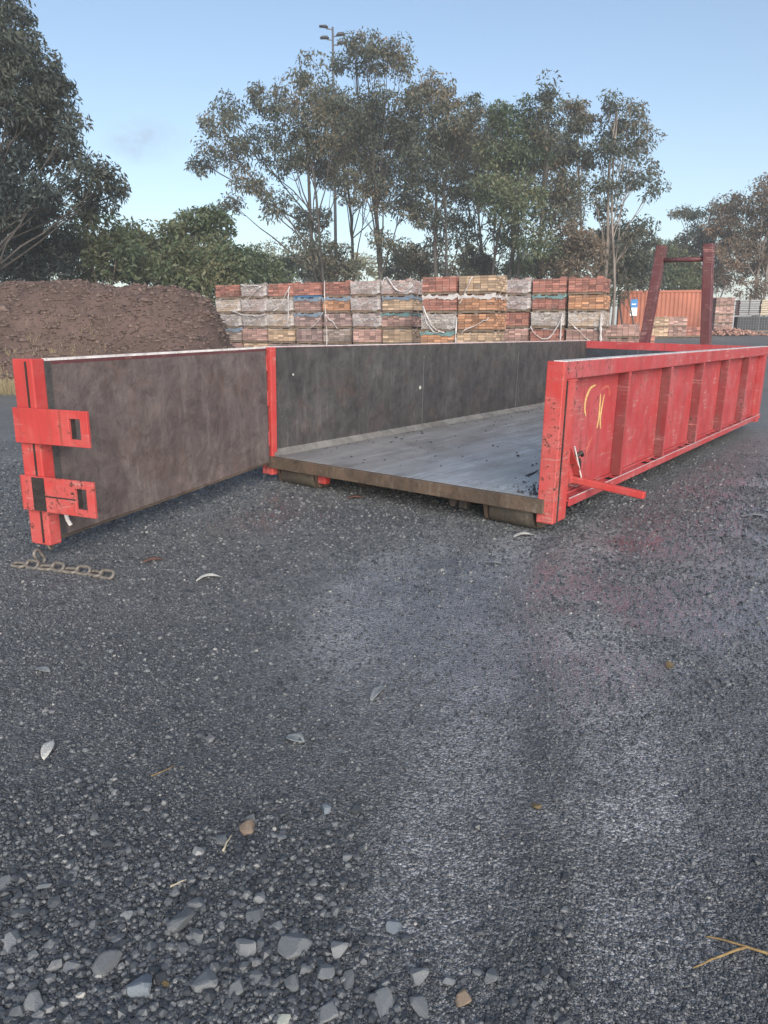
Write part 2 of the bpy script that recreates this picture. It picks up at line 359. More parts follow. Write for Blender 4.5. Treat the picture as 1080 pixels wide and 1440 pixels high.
class MB:
    def __init__(s): s.v = []; s.f = []; s.t = []
    def hexa(s, p, tone=0.5):
        i = len(s.v); s.v += [tuple(q) for q in p]; s.t += [tone]*8
        s.f += [tuple(i+k for k in q) for q in ((0, 3, 2, 1), (4, 5, 6, 7), (0, 1, 5, 4), (1, 2, 6, 5), (2, 3, 7, 6), (3, 0, 4, 7))]
        return s
    def box(s, x0, x1, y0, y1, z0, z1, tone=.5):
        return s.hexa([(x0, y0, z0), (x1, y0, z0), (x1, y1, z0), (x0, y1, z0), (x0, y0, z1), (x1, y0, z1), (x1, y1, z1), (x0, y1, z1)], tone)
    def beam(s, a, b, w, h, up=(0, 0, 1)):
        a = Vector(a); b = Vector(b); d = (b-a).normalized(); u = Vector(up); sx = d.cross(u).normalized()*w/2; sy = sx.cross(d).normalized()*h/2
        return s.hexa([a-sx-sy, a+sx-sy, a+sx+sy, a-sx+sy, b-sx-sy, b+sx-sy, b+sx+sy, b-sx+sy])
    def tube(s, pts, rad, n=6, caps=True):
        pts = [Vector(p) for p in pts]; m = len(pts)
        if not hasattr(rad, '__len__'): rad = [rad]*m
        ref = None; rings = []
        for k in range(m):
            d = (pts[min(k+1, m-1)]-pts[max(k-1, 0)])
            if d.length < 1e-9: d = Vector((0, 0, 1))
            d.normalize()
            if ref is None: ref = d.orthogonal().normalized()
            ref = (ref-d*ref.dot(d))
            if ref.length < 1e-6: ref = d.orthogonal()
            ref.normalize(); o = d.cross(ref); i = len(s.v)
            for j in range(n):
                a = 2*math.pi*j/n; s.v.append(tuple(pts[k]+(ref*math.cos(a)+o*math.sin(a))*rad[k])); s.t.append(.5)
            rings.append(i)
        for k in range(m-1):
            for j in range(n):
                s.f.append((rings[k]+j, rings[k]+(j+1) % n, rings[k+1]+(j+1) % n, rings[k+1]+j))
        if caps:
            s.f.append(tuple(rings[0]+j for j in reversed(range(n)))); s.f.append(tuple(rings[-1]+j for j in range(n)))
        return s
    def mesh(s, name, smooth=False):
        me = bpy.data.meshes.new(name); me.from_pydata(s.v, [], s.f)
        a = me.attributes.new('tone', 'FLOAT', 'POINT'); a.data.foreach_set('value', np.array(s.t, np.float32))
        me.update()
        if smooth: me.polygons.foreach_set('use_smooth', np.ones(len(me.polygons), bool))
        return me
    def build(s, name, m, parent=None, bevel=0, smooth=False):
        o = link(name, s.mesh(name, smooth), m, parent)
        if bevel:
            b = o.modifiers.new('bevel', 'BEVEL'); b.width = bevel; b.segments = 2; b.limit_method = 'ANGLE'
        return o

# ================================================================== GROUND
def build_ground():
    def axis(lo, hi, near_lo, near_hi, step, grow=1.16):
        a = list(np.arange(near_lo, near_hi+1e-6, step)); s = step
        while a[-1] < hi: s *= grow; a.append(min(a[-1]+s, hi))
        s = step
        while a[0] > lo: s *= grow; a.insert(0, max(a[0]-s, lo))
        return np.array(a)
    X = axis(-700, 700, -3.2, 4.2, .028); Y = axis(-60, 1000, .7, 6.6, .028)
    gx, gy = np.meshgrid(X, Y); z = ground_z(gx, gy)
    nx, ny = len(X), len(Y)
    idx = np.arange(nx*ny).reshape(ny, nx)
    q = np.stack([idx[:-1, :-1], idx[:-1, 1:], idx[1:, 1:], idx[1:, :-1]], -1).reshape(-1, 4)
    def blob(x, y, sx, sy, ang=0):
        c, s = math.cos(ang), math.sin(ang); dx, dy = gx-x, gy-y
        return np.exp(-(((dx*c+dy*s)/sx)**2+((-dx*s+dy*c)/sy)**2))
    irr = fbm(gx*2.2, gy*2.2, 41)
    wet = wetness(gx, gy)
    red = np.clip(blob(1.66, 4.72, .20, .16)*2.2*sstep(.3, .6, fbm(gx*6, gy*6, 5)) +.45*blob(-.85, 5.2, .35, .25)*sstep(.35, .6, irr)+.2*blob(-1.3, 3.75, .5, .15)*sstep(.35, .6, irr), 0, 1)
    co = coarse(gx, gy)
    far = sstep(9, 20, np.hypot(gx, gy))
    me = np_mesh('ground', np.stack([gx, gy, z], -1), quads=q, attrs={'coarse': co.ravel(), 'wet': wet.ravel(), 'red': red.ravel(), 'far': far.ravel(), 'lane': lane_sheen_mask(gx, gy).ravel()}, smooth=True)
    o = link('ground', me, 'wet_road_base'); o['kind'] = 'structure'
def wetness(x, y):                       # where rain water still stands in the compacted base
    def blob(cx, cy, sx, sy, ang=0):
        c, s = math.cos(ang), math.sin(ang); dx, dy = x-cx, y-cy
        return np.exp(-(((dx*c+dy*s)/sx)**2+((-dx*s+dy*c)/sy)**2))
    w = (1.4*blob(1.75, 3.35, .55, .38, .3)+.9*blob(2.9, 4.3, .6, .6)+.8*blob(3.3, 6.0, 1.0, 2.2, -.6)+1.0*blob(.45, 3.75, .8, .55)+1.1*blob(-1.05, 5.3, .32, .6, -.5)
         + .5*blob(1.66, 4.7, .28, .22)+.6*blob(.4, 2.9, .8, .8)+.7*blob(-.4, 5.2, .7, .4))
    return np.clip(w*1.6*sstep(.27, .52, fbm(x*2.2, y*2.2, 41)), 0, 1)
def lane_sheen_mask(x, y):                         # paler compacted wheel tracks, plus broad patches that paint in the wet sheen
    td = track_d(x, y)+.10*(fbm(x*1.3, y*1.3, 31)-.47); n = fbm(x*5, y*5, 63)
    a = np.exp(-((td+.23)/.17)**4)+np.exp(-((td-.25)/.15)**4)+.7*np.exp(-((td+.85)/.22)**4)*sstep(2.2, 3.0, y)+.75*np.exp(-(((x-.45)/.85)**2+((y-3.35)/.8)**2))+.6*np.exp(-(((x-1.9)/.8)**2+((y-4.0)/.9)**2))
    return np.clip(a, 0, 1)*np.clip(.35+1.5*(n-.25), 0, 1)*(1-sstep(4.4, 6.0, y))
def coarse(x, y):                        # how loose and coarse the gravel lies
    td = track_d(x, y); w = fbm(x*1.7, y*1.7, 77)
    a = sstep(.05, -.35, (x-.02)-.55*(1.55-y)+(w-.5)*.8)*sstep(2.2, 1.7, y+(w-.5)*.9)
    a = np.maximum(a, .5*np.exp(-((td)/.10)**2)*sstep(.32, .62, w)*sstep(3.4, 2.0, y))
    a = np.maximum(a, .55*sstep(-.05, -.6, x+(w-.5)*.9)*sstep(4.2, 2.6, y))
    a = np.maximum(a, .55*np.exp(-((td-.75)/.18)**2)*sstep(.35, .6, w)*sstep(4.2, 2.6, y))
    return np.clip(a, 0, 1)
build_ground()

# ================================================================== ROLL-ON BIN
root = empty('roll_off_bin', tuple(BIN_O))
root.rotation_euler = (Matrix.Rotation(-BIN_A, 3, 'Z') @ Matrix.Rotation(BIN_R, 3, 'Y')).to_euler()
tagp(root, 'open red steel roll-off bin with long low sides and its end gate swung out', 'skip bin')
BM = Matrix.Translation(Vector(BIN_O)) @ root.rotation_euler.to_matrix().to_4x4()
BMi = BM.inverted()
TK = .09                                   # how far rails, posts and ribs stand out from the side sheet
W, H, LN = BW, BH, BL
MB().box(0.002, W-.002, 0.012, LN-.004, -.012, 0).build('floor_plate', 'bin_floor', root)
s = MB().box(-.02, W+.02, -.03, .01, -.098, -.001); s.box(-.02, W+.02, .0105, .09, -.098, -.088)
s.build('rear_sill', 'sill_steel', root, .006)
for sx in (0, 1):
    def U(a): return a if sx else W-a      # mirror for the far side: u measured outwards from inner face W
    def bx(mb, u0, u1, *r):
        a, b_ = sorted((U(u0), U(u1))); return mb.box(a, b_, *r)
    pm = 'red_paint'
    sheet = MB(); bx(sheet, W-.001, W+.006, .06, LN, -.012, H-.02)
    wall = sheet.build('side_wall', 'red_paint', root)
    if True:                               # inner face carries bare scraped steel
        inn = MB(); bx(inn, W-.006, W-.0015, .012, LN-.006, .001, H-.006)
        li = inn.build('inner_lining', 'wall_steel', wall)
        if not sx: li['label'] = 'scraped dark grey steel inner face of the side wall'
    rail = MB(); bx(rail, W-.004, W+TK, .0, LN+.07, H-.115, H-.004)
    ro = rail.build('top_rail', pm, root, .006)
    cap = MB(); bx(cap, W+.004, W+TK-.006, .012, LN+.06, H-.0035, H+.002); cap.build('worn_glare_edge', 'bare_glare', ro)
    post = MB(); bx(post, W-.03, W+TK-.004, -.012, .05, -.16, H-.003)
    po = post.build('corner_post', 'red_worn', root, .005)
    p2 = MB(); bx(p2, W+.0065, W+TK+.002, .0505, .19, -.155, H-.116); p2.build('post_channel', 'red_worn', po, .005)
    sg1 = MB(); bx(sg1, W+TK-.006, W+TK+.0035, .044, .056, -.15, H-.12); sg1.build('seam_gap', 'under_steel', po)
    sg2 = MB(); bx(sg2, W+.0062, W+.009, .192, .30, .30, H-.135); sg2.build('shade_strip', 'under_steel', po)  # dark plate that paints in the shadow gap beside the channel
    p3 = MB(); bx(p3, W+.02, W+TK+.006, .06, .20, H-.128, H-.117); p3.build('weld_tab', 'red_worn', po)
    p4 = MB(); bx(p4, W-.0, W+TK+.004, .052, .195, .02, .032); p4.build('weld_tab', 'red_worn', po)
    ribs = [1.26+1.14*k for k in range(5)]
    for v0 in ribs:
        rb = MB()
        bx(rb, W+.0065, W+TK-.002, v0, v0+.012, -.028, H-.116)
        ro_ = rb.build('side_rib', 'red_rib', root, .003)
        fl_ = MB(); bx(fl_, W+TK-.012, W+TK-.002, v0+.0125, v0+.055, -.028, H-.116); fl_.build('rib_flange', 'red_paint', ro_, .003)
        fl_ = MB(); bx(fl_, W+.0065, W+TK-.0125, v0+.043, v0+.055, -.028, H-.116); fl_.build('rib_web', 'red_paint', ro_, .003)
    pe = MB(); bx(pe, W+.0065, W+TK-.003, LN-.08, LN+.069, -.125, H-.116); pe.build('corner_post', 'red_paint', root, .005)
    fl = MB(); bx(fl, W+TK+.002, W+TK+.014, .21, LN+.06, -.075, -.022)        # outer lip of the bottom flange
    ed = [.21]
    for v0 in ribs+[LN-.09]: ed += [v0-.40, v0-.25, v0-.17, v0-.03]
    k = 0
    while k+1 < len(ed): bx(fl, W+.0065, W+TK+.0018, ed[k], ed[k+1], -.044, -.032); k += 2
    bx(fl, W+.0065, W+TK+.0018, ed[-1], LN+.05, -.044, -.032)
    bx(fl, W+.0065, W+.022, .21, LN+.05, -.0315, -.013)
    fo = fl.build('bottom_flange', 'red_paint', root, .002)
    lip = MB(); bx(lip, W+TK+.003, W+TK+.013, .22, LN+.05, -.0215, -.0195); lip.build('worn_glare_lip', 'bare_glare', fo)
    sb = MB(); bx(sb, W-.09, W-.002, .10, LN, -.128, -.0135); sb.build('side_beam', 'under_steel', root)
MB().box(.0, W, LN-.003, LN+.004, -.012, H-.02).build('head_wall', 'head_steel', root)
hr = MB().box(-.0, W, LN-.005, LN+.075, H-.115, H-.005).build('head_rail', 'red_paint', root, .006)
f = MB(); f.hexa([(.003, .013, .001), (.060, .013, .001), (.060, LN-.01, .001), (.003, LN-.01, .001), (.0035, .013, .05), (.006, .013, .05), (.006, LN-.01, .05), (.0035, LN-.01, .05)])
f.build('dusty_fillet', 'dust_steel', root)
for v0 in (2.33, 4.6):
    MB().tube([(.004, v0, .05), (.004, v0, H-.12)], .007, 6).build('weld_seam', 'wall_steel', root)
c_ = MB()
for k in range(10): pass
c_.tube([(.004, 2.27, .44), (.0075, 2.27, .44)], .020, 10).build('light_spot', 'leaf_pale', root)  # pale disc painted in for light showing through a hole
c_ = MB(); c_.tube([(.004, .28, .66), (.007, .28, .66)], .010, 8).build('light_spot', 'leaf_pale', root)
# runners, cross members, rollers
for u0 in (.70, 1.62): MB().box(u0, u0+.12, .3, LN, -.21, -.014).build('runner', 'under_steel', root)
for k in range(6): MB().box(.095, W-.095, .45+k*1.15, .53+k*1.15, -.095, -.0145).build('cross_member', 'under_steel', root)
for (u0, u1) in ((.06, .42), (2.03, 2.37)):
    r_ = MB().tube([(u0, .15, -.150), (u1, .15, -.150)], .100, 28).build('roller', 'roller_steel', root, .01)
    for p in r_.data.polygons: p.use_smooth = len(p.vertices) == 4
    for ub in (u0-.045, u1+.012):
        b_ = MB().hexa([(ub, .04, -.0985), (ub+.032, .04, -.0985), (ub+.032, .26, -.0985), (ub, .26, -.0985), (ub, .09, -.225), (ub+.032, .09, -.225), (ub+.032, .21, -.225), (ub, .21, -.225)])
        b_.build('roller_bracket', 'sill_steel', root, .004)
MB().box(.47, .55, .05, .12, -.18, -.0985).build('tow_lug', 'red_worn', root, .01)
MB().box(1.80, 1.86, .04, .10, -.17, -.0985).hexa([(1.70, .04, -.0985), (1.79, .04, -.0985), (1.79, .09, -.0985), (1.70, .09, -.0985), (1.73, .04, -.17), (1.76, .04, -.17), (1.76, .09, -.17), (1.73, .09, -.17)]).build('tow_lug', 'under_steel', root, .004)
# lever and latch gear on the near side
v0 = .50
lv = MB().beam((W-.01, v0, .055), (W+.52, v0-.02, .016), .048, .05).build('latch_lever', 'red_worn', root, .008)
MB().box(W+.0065, W+.07, v0-.10, v0+.10, .02, .032).build('lever_bracket', 'red_dark', root, .003)
br = MB(); br.hexa([(W+.007, .26, .10), (W+.08, .26, .10), (W+.08, .272, .10), (W+.007, .272, .10), (W+.007, .26, .36), (W+.02, .26, .36), (W+.02, .272, .36), (W+.007, .272, .36)])
br.hexa([(W+.007, .52, .06), (W+.075, .52, .06), (W+.075, .53, .06), (W+.007, .53, .06), (W+.007, .30, .32), (W+.045, .30, .32), (W+.045, .31, .32), (W+.007, .31, .32)])
br.build('latch_plate', 'red_worn', root, .002)
MB().tube([(W+.05, .36, .31), (W+.065, .50, .07)], .006, 6).build('latch_rod', 'bare_glare', root)
MB().tube([(W+.03, .40, .22), (W+.065, .46, .26), (W+.05, .52, .23)], .014, 8).build('latch_catch', 'under_steel', root)
MB().box(W+.007, W+.05, .44, .50, .16, .21).box(W+.007, W+.045, .50, .53, .05, .19).build('latch_catch', 'under_steel', root, .003)
# paint marks sprayed on the side sheet
def stroke(pts, wdt, m):
    mb = MB(); pts = np.array(pts, float)
    q = []
    for i in range(len(pts)-1):
        for s_ in np.linspace(0, 1, 5)[:-1]: q.append(pts[i]*(1-s_)+pts[i+1]*s_)
    q.append(pts[-1]); q = np.array(q)
    for _ in range(3): q[1:-1] = (q[:-2]+q[1:-1]*2+q[2:])/4
    for i in range(len(q)-1):
        d = q[i+1]-q[i]; d = d/np.hypot(*d); n = np.array([-d[1], d[0]])*wdt*(.35+.65*math.sin(math.pi*(i+.6)/len(q)))
        a, b_, c, e = q[i]-n, q[i]+n, q[i+1]+n*.97, q[i+1]-n*.97
        x = W+.0064; mb.hexa([(x, *a), (x, *e), (x, *c), (x, *b_), (x+.0012, *a), (x+.0012, *e), (x+.0012, *c), (x+.0012, *b_)])
    mb.build('paint_mark', m, root)
stroke([(.78, .70), (.68, .69), (.61, .62), (.60, .54), (.64, .49)], .013, 'chalk')
stroke([(.90, .63), (.905, .54), (.91, .46), (.885, .38)], .014, 'chalk')
stroke([(.98, .62), (.945, .52), (.935, .43), (.965, .37)], .013, 'chalk')
stroke([(.90, .655), (.95, .675), (1.05, .68), (1.08, .64), (1.08, .60)], .009, 'chalk_faint')
stroke([(1.40, .70), (1.48, .64), (1.47, .56), (1.40, .52)], .009, 'chalk_faint')
stroke([(.80, .32), (.74, .27), (.70, .22)], .012, 'chalk_faint')
# hook frame at the far end
hv = LN+.11
for (a, b_) in ((.80, .965), (1.77, 1.60)):
    MB().beam((a-(.03 if a < 1 else -.03), hv, -.10), (b_, hv, 2.245), .13, .13, (0, 1, 0)).build('hook_post', 'red_dark', root, .008)
    MB().beam((a-(.03 if a < 1 else -.03), hv+.11, -.10), (b_, hv+.10, 2.20), .02, .06, (0, 1, 0)).build('post_flange', 'red_worn', root, .003)
MB().tube([(.95, hv, 2.045), (1.67, hv, 2.045)], .033, 12).build('hook_bar', 'red_dark', root, smooth=True)
MB().box(.55, 2.05, LN+.02, LN+.30, -.12, -.03).build('hook_frame_base', 'under_steel', root)

# ---- end gate, swung open; local X runs out along the gate, Y out of its inner face, Z up
gh = Vector((-.93, 6.29, 0)); ge = Vector((-1.91, 4.20, 0)); gX = (ge-gh).normalized(); gY = Vector((-gX.y, gX.x, 0))
if gY.x < 0: gY = -gY
GW = Matrix(((gX.x, gY.x, 0, gh.x), (gX.y, gY.y, 0, gh.y), (0, 0, 1, 0), (0, 0, 0, 1)))
# keep a right-handed frame: X x Y must be +Z or -Z; flip X when needed
flip = gX.cross(gY).z < 0
if flip: GW = Matrix(((-gX.x, gY.x, 0, gh.x), (-gX.y, gY.y, 0, gh.y), (0, 0, 1, 0), (0, 0, 0, 1)))
def gx_(x): return -x if flip else x
LG = 2.315; ztop = lambda x: 1.162-.014*x; zbot = lambda x: .235-.050*x
def gbox(mb, x0, x1, y0, y1, z0, z1):     # z0,z1 are functions or numbers
    Z0 = (z0(x0), z0(x1)) if callable(z0) else (z0, z0); Z1 = (z1(x0), z1(x1)) if callable(z1) else (z1, z1)
    P = [(x0, y0, Z0[0]), (x1, y0, Z0[1]), (x1, y1, Z0[1]), (x0, y1, Z0[0]), (x0, y0, Z1[0]), (x1, y0, Z1[1]), (x1, y1, Z1[1]), (x0, y1, Z1[0])]
    P = [(gx_(a), b_, c) for a, b_, c in P]
    if flip: P = [P[i] for i in (1, 0, 3, 2, 5, 4, 7, 6)]
    return mb.hexa(P)
gate = gbox(MB(), .05, LG-.085, -.012, .0, zbot, lambda x: ztop(x)-.012).build('end_gate', 'gate_steel', root)
gate.matrix_local = BMi @ GW
gate['label'] = 'end gate with scraped brown inner face swung wide open'
def gp(mb, name, m, bev=.004): return mb.build(name, m, gate, bev)
tr = gbox(MB(), .05, LG-.09, -.13, -.0125, lambda x: ztop(x)-.10, ztop); gp(tr, 'top_rail', 'red_paint')
gp(gbox(MB(), .05, LG-.09, -.02, .003, lambda x: ztop(x)-.010, lambda x: ztop(x)+.004), 'worn_glare_edge', 'bare_glare', 0)
gp(gbox(MB(), .05, LG-.09, -.0119, .0012, lambda x: ztop(x)-.030, lambda x: ztop(x)-.0105), 'paint_strip', 'red_dark', 0)
gp(gbox(MB(), .05, LG-.09, -.13, -.0125, zbot, lambda x: zbot(x)+.10), 'bottom_rail', 'red_paint')
gp(gbox(MB(), .05, LG-.09, -.012, .012, lambda x: zbot(x)-.012, lambda x: zbot(x)-.0005), 'bottom_edge', 'sill_steel', 0)
for x in (.55, 1.0, 1.45, 1.9): gp(gbox(MB(), x, x+.05, -.12, -.0125, lambda q: zbot(q)+.101, lambda q: ztop(q)-.101), 'gate_rib', 'red_paint')
gp(gbox(MB(), LG-.084, LG, -.145, .006, .085, 1.134), 'end_post', 'red_worn', .006)
gp(gbox(MB(), LG-.13, LG-.0845, -.012, .004, .12, 1.115), 'stained_strip', 'wall_steel', .002)
gp(gbox(MB(), LG-.0, LG+.006, -.045, -.035, .10, 1.12), 'seam_gap', 'under_steel', 0)
for (za, zb, patch) in ((.675, .870, False), (.290, .490, True)):
    st = MB(); x0, x1 = LG+.0065, LG+.024; hy0, hy1 = .265, .345; hz0, hz1 = za+.04, zb-.045
    gbox(st, x0, x1, -.155, hy0, za, zb); gbox(st, x0, x1, hy1, .40, za, zb)
    gbox(st, x0, x1, hy0, hy1, za, hz0); gbox(st, x0, x1, hy0, hy1, hz1, zb)
    so = gp(st, 'latch_strap', 'red_worn', .003)
    if patch:
        so['label'] = 'lower latch strap with a dark rusty patch'
        gp(gbox(MB(), x1, x1+.003, -.06, .035, za+.005, zb-.005), 'rust_patch', 'under_steel', 0)
        gp(gbox(MB(), x1, x1+.002, .035, hy0, za+.088, za+.096), 'strap_seam', 'under_steel', 0)
    # frame of the slot
    for ya in (hy0-.006, hy1+.001): gp(gbox(MB(), x0-.03, x0-.001, ya, ya+.005, hz0, hz1), 'slot_frame', 'under_steel', 0)
for zc in (.42, .75, 1.03):
    gp(MB().tube([(gx_(.03), -.03, zc-.06), (gx_(.03), -.03, zc+.06)], .028, 12), 'hinge_knuckle', 'red_worn', 0)
gp(MB().tube([(gx_(.028), -.03, .30), (gx_(.028), -.03, 1.15)], .016, 10), 'hinge_pin', 'sill_steel', 0)
gp(MB().tube([(gx_(LG-.11), .02, .275), (gx_(LG-.10), .05, .22), (gx_(LG-.11), .06, .19)], .012, 8), 'drop_pin', 'bare_glare', 0)

# ================================================================== CHAIN under the gate post
chain = empty('steel_chain', (-1.94, 4.05, 0)); tagp(chain, 'rusty steel chain dangling from the open gate onto the gravel', 'chain')
def link_mesh(l=.11, w=.062, r=.0095):
    pts = []; hl = l/2-w/2
    for k in range(9): a = -math.pi/2+math.pi*k/8; pts.append((hl+math.cos(a)*(w/2-r), math.sin(a)*(w/2-r), 0))
    for k in range(9): a = math.pi/2+math.pi*k/8; pts.append((-hl+math.cos(a)*(w/2-r), math.sin(a)*(w/2-r), 0))
    pts.append(pts[0]); return MB().tube(pts, r, 8, False).mesh('link', True)
lm = link_mesh(); lm.materials.append(MATS['chain_steel'])
cp = [(-2.04, 4.07), (-1.95, 4.04), (-1.865, 4.01), (-1.785, 3.985), (-1.705, 3.955), (-1.625, 3.93), (-1.55, 3.90), (-1.475, 3.865)]
for i, (x, y) in enumerate(cp):
    o = link('link', lm, None, chain); nx, ny = cp[min(i+1, len(cp)-1)]; px_, py_ = cp[max(i-1, 0)]
    o.location = (x+1.94, y-4.05, float(ground_z(x, y))+(.012 if i % 2 == 0 else .022)); o.rotation_euler = (R(8) if i % 2 == 0 else R(52), 0, math.atan2(ny-py_, nx-px_)+R(random.uniform(-14, 14)))
for i, z in enumerate((.085, .03)):
    o = link('link', lm, None, chain); p = GW @ Vector((gx_(LG-.04), -.05, 0)); t_ = i/1.6
    o.location = (p.x*(1-t_)+(-1.95)*t_+1.94, p.y*(1-t_)+4.05*t_-4.05, z+.01); o.rotation_euler = (R(80*i), R(75-15*i), R(i*60))

# ================================================================== BRICK PACKS
YAW = R(-28)
BR_COL = {'red-brown': (.235, .098, .075), 'pinkish': (.27, .165, .14), 'orange': (.31, .155, .085), 'tan': (.32, .225, .15), 'dusty mauve': (.205, .14, .13), 'grey-brown': (.22, .175, .15)}
PW, PD, PH, PAL = 1.10, 1.10, .425, .10
def brick_mesh(seed, nx=5, nc=6):
    r = random.Random(seed); mb = MB(); mb.box(.04, PW-.04, .04, PD-.04, .004, PH-.012, .15)
    ch = PH/nc; bl = PW/nx; bd = PD/10
    for c in range(nc):
        z0 = c*ch+.002; z1 = (c+1)*ch-.006
        for k in range(nx):
            o = r.uniform(-.010, .012)
            for (y0, y1) in ((o, .10), (PD-.10, PD-o)):
                mb.box(k*bl+.005+r.uniform(0, .004), (k+1)*bl-.005, y0, y1, z0, z1, r.random())
        for k in range(10):
            o = r.uniform(-.012, .014)
            if 1 <= k <= 8:
                for (x0, x1) in ((o, .10), (PW-.10, PW-o)): mb.box(x0, x1, k*bd+.004, (k+1)*bd-.004, z0, z1, r.random())
    for k in range(nx):                     # a few loose bricks on top keep the upper edge uneven
        if r.random() < .35: mb.box(k*bl+.01, k*bl+.20, .08, .19, PH-.011, PH+.05, r.random())
    me = mb.mesh('bricks'); me.materials.append(MATS['brick']); return me
BMESH = [brick_mesh(s_) for s_ in range(5)]
def pallet_mesh():
    mb = MB()
    for k in range(6): mb.box(.0, PW, .02+k*.18, .02+k*.18+.14, PAL-.022, PAL-.004)
    for y in (.03, .50, .97): mb.box(.0, PW, y, y+.09, .024, PAL-.0225)
    for x in (.0, .5, 1.0): mb.box(x, x+.10, 0.0, PD, .002, .0235)
    return mb.mesh('pallet')
PM = {}
for k in ('timber', 'timber_blue'):
    me = pallet_mesh(); me.materials.append(MATS[k]); PM[k] = me
def film_mesh(seed, h0, h1):
    r = random.Random(seed); n = 14; V = []; Q = []
    def per(t):                             # perimeter walk round front and right side
        return (t*PW, -.025) if t <= 1 else (PW+.025, (t-1)*PD)
    for i in range(2*n+1):
        x, y = per(i/n)
        for j in range(5):
            z = h0+(h1-h0)*j/4+r.uniform(-.02, .02)*(1 if 0 < j < 4 else 2.4); w = r.uniform(-.018, .012)
            V.append((x+(w if i > n else 0), y+(w if i <= n else 0), z))
    for i in range(2*n):
        for j in range(4): a = i*5+j; Q.append((a, a+5, a+6, a+1))
    me = np_mesh('plastic_wrap', V, quads=Q, smooth=True); return me
FILM = {}
for nm, m_, a, b_ in (('film', 'film', .10, .54), ('blue', 'wrap_blue', .43, .54), ('teal', 'wrap_teal', .44, .54), ('pale', 'wrap_white', .42, .53)):
    me = film_mesh(len(nm)*3+1, a, b_); me.materials.append(MATS[m_]); FILM[nm] = me
ORD = ['bottom', 'second', 'third', 'fourth', 'top']
def pack(loc, yaw, colour, label, group, pal='timber', wrap=None, strips=()):
    e = empty('brick_pack', loc, yaw); tagp(e, label, 'brick pack', group)
    p = link('pallet', PM[pal], None, e)
    b_ = link('bricks', random.choice(BMESH), None, e); b_.location = (0, 0, PAL); b_['kind'] = 'stuff'
    c = BR_COL[colour]; j = random.uniform(1.0, 1.35); b_.color = (c[0]*j, c[1]*j, c[2]*j, 1)
    if random.random() < .5: b_.rotation_euler = (0, 0, math.pi); b_.location = (PW, PD, PAL)
    if wrap: link('plastic_wrap', FILM[wrap], None, e)
    for st in strips:
        mb = MB(); pts = []
        (x0, z0), (x1, z1), sag, rad = st
        for k in range(11):
            t_ = k/10; pts.append((x0+(x1-x0)*t_, -.06-.03*math.sin(t_*7), z0+(z1-z0)*t_-sag*4*t_*(1-t_)+random.uniform(-.03, .03)))
        mb.tube(pts, [rad*.75*random.uniform(.35, 1.4) for _ in pts], 6).build('torn_wrap', 'wrap_white', e, smooth=True)
    return e
def stack(px, d, n, first, spec, tiers=5, desc='', zoff=0.0):
    """a line of n stacks; the left front corner of the first stands on the ray through px at distance d"""
    x0, y0 = at(px, 467, d)[:2]; ex = np.array([math.cos(YAW), math.sin(YAW)])
    out = {}
    for i in range(n):
        bx_, by_ = x0+ex[0]*i*1.19, y0+ex[1]*i*1.19
        z = float(ground_base(bx_+.5, by_+.4))+zoff+.004
        for k in range(tiers):
            s_ = spec.get((i, k), {}); colr = s_.get('c', first[(i*3+k*5) % len(first)])
            jx, jy = random.uniform(-.035, .035), random.uniform(-.06, .06)
            extra = {'blue': ' with blue band', 'teal': ' with teal band', 'film': ' in torn film', 'pale': ' with pale band', None: ''}[s_.get('w')]
            if s_.get('s'): extra += ' with torn strips'
            pos = ORD[k] if k < tiers-1 else 'top'
            lab = f'{colr} bricks on a pallet{extra}, {pos} tier, {desc} {i+1}' if False else f'{colr} brick pack{extra}, {pos} tier, {desc[i]}'
            out[i, k] = pack((bx_+jx, by_+jy, z+k*(PH+PAL+.006)), YAW+R(random.uniform(-1, 1)), colr, lab, 'brick packs stacked on pallets', s_.get('p', 'timber'), s_.get('w'), s_.get('s', ()))
    return out
nth = ['first', 'second', 'third', 'fourth', 'fifth', 'sixth', 'seventh']
left_spec = {(0, 4): {'c': 'red-brown'}, (1, 4): {'c': 'dusty mauve', 'w': 'film', 's': (((.0, .5), (1.1, .45), .02, .035), ((.95, .45), (.0, -.15), .05, .03))},
 (0, 3): {'w': 'film'}, (1, 3): {'w': 'film', 's': (((-.5, .12), (1.1, -.02), .10, .025),)}, (2, 4): {'c': 'red-brown', 's': (((1.0, .4), (.25, -.45), .12, .03), ((.95, .25), (.85, -.9), .0, .03))},
 (3, 4): {'c': 'red-brown', 'p': 'timber_blue'}, (3, 3): {'w': 'blue', 'c': 'pinkish'}, (4, 4): {'c': 'red-brown', 's': (((.1, .55), (.15, -1.9), .0, .03),)},
 (4, 3): {'w': 'blue', 'c': 'orange'}, (4, 2): {'s': (((.0, .55), (-.6, .05), .12, .02), ((.05, .5), (.6, .02), -.03, .02))}, (5, 4): {'w': 'film', 'c': 'dusty mauve'}, (5, 3): {'w': 'film', 'c': 'dusty mauve'}, (5, 2): {'w': 'film', 'c': 'dusty mauve'},
 (0, 2): {'w': 'film', 'c': 'grey-brown'}, (0, 1): {'w': 'blue', 'c': 'grey-brown'}, (1, 2): {'w': 'film', 'c': 'grey-brown'}, (2, 2): {'c': 'tan', 'w': 'film'}, (2, 3): {'c': 'grey-brown', 'w': 'film'}, (3, 2): {'w': 'blue', 'c': 'dusty mauve'},
 (6, 4): {'w': 'film', 'c': 'pinkish', 's': (((.05, .35), (.3, .55), -.15, .035), ((.3, .55), (1.2, .35), .28, .04))}, (6, 3): {'c': 'tan', 'w': 'blue'}, (6, 2): {'c': 'pinkish', 'w': 'teal'}}
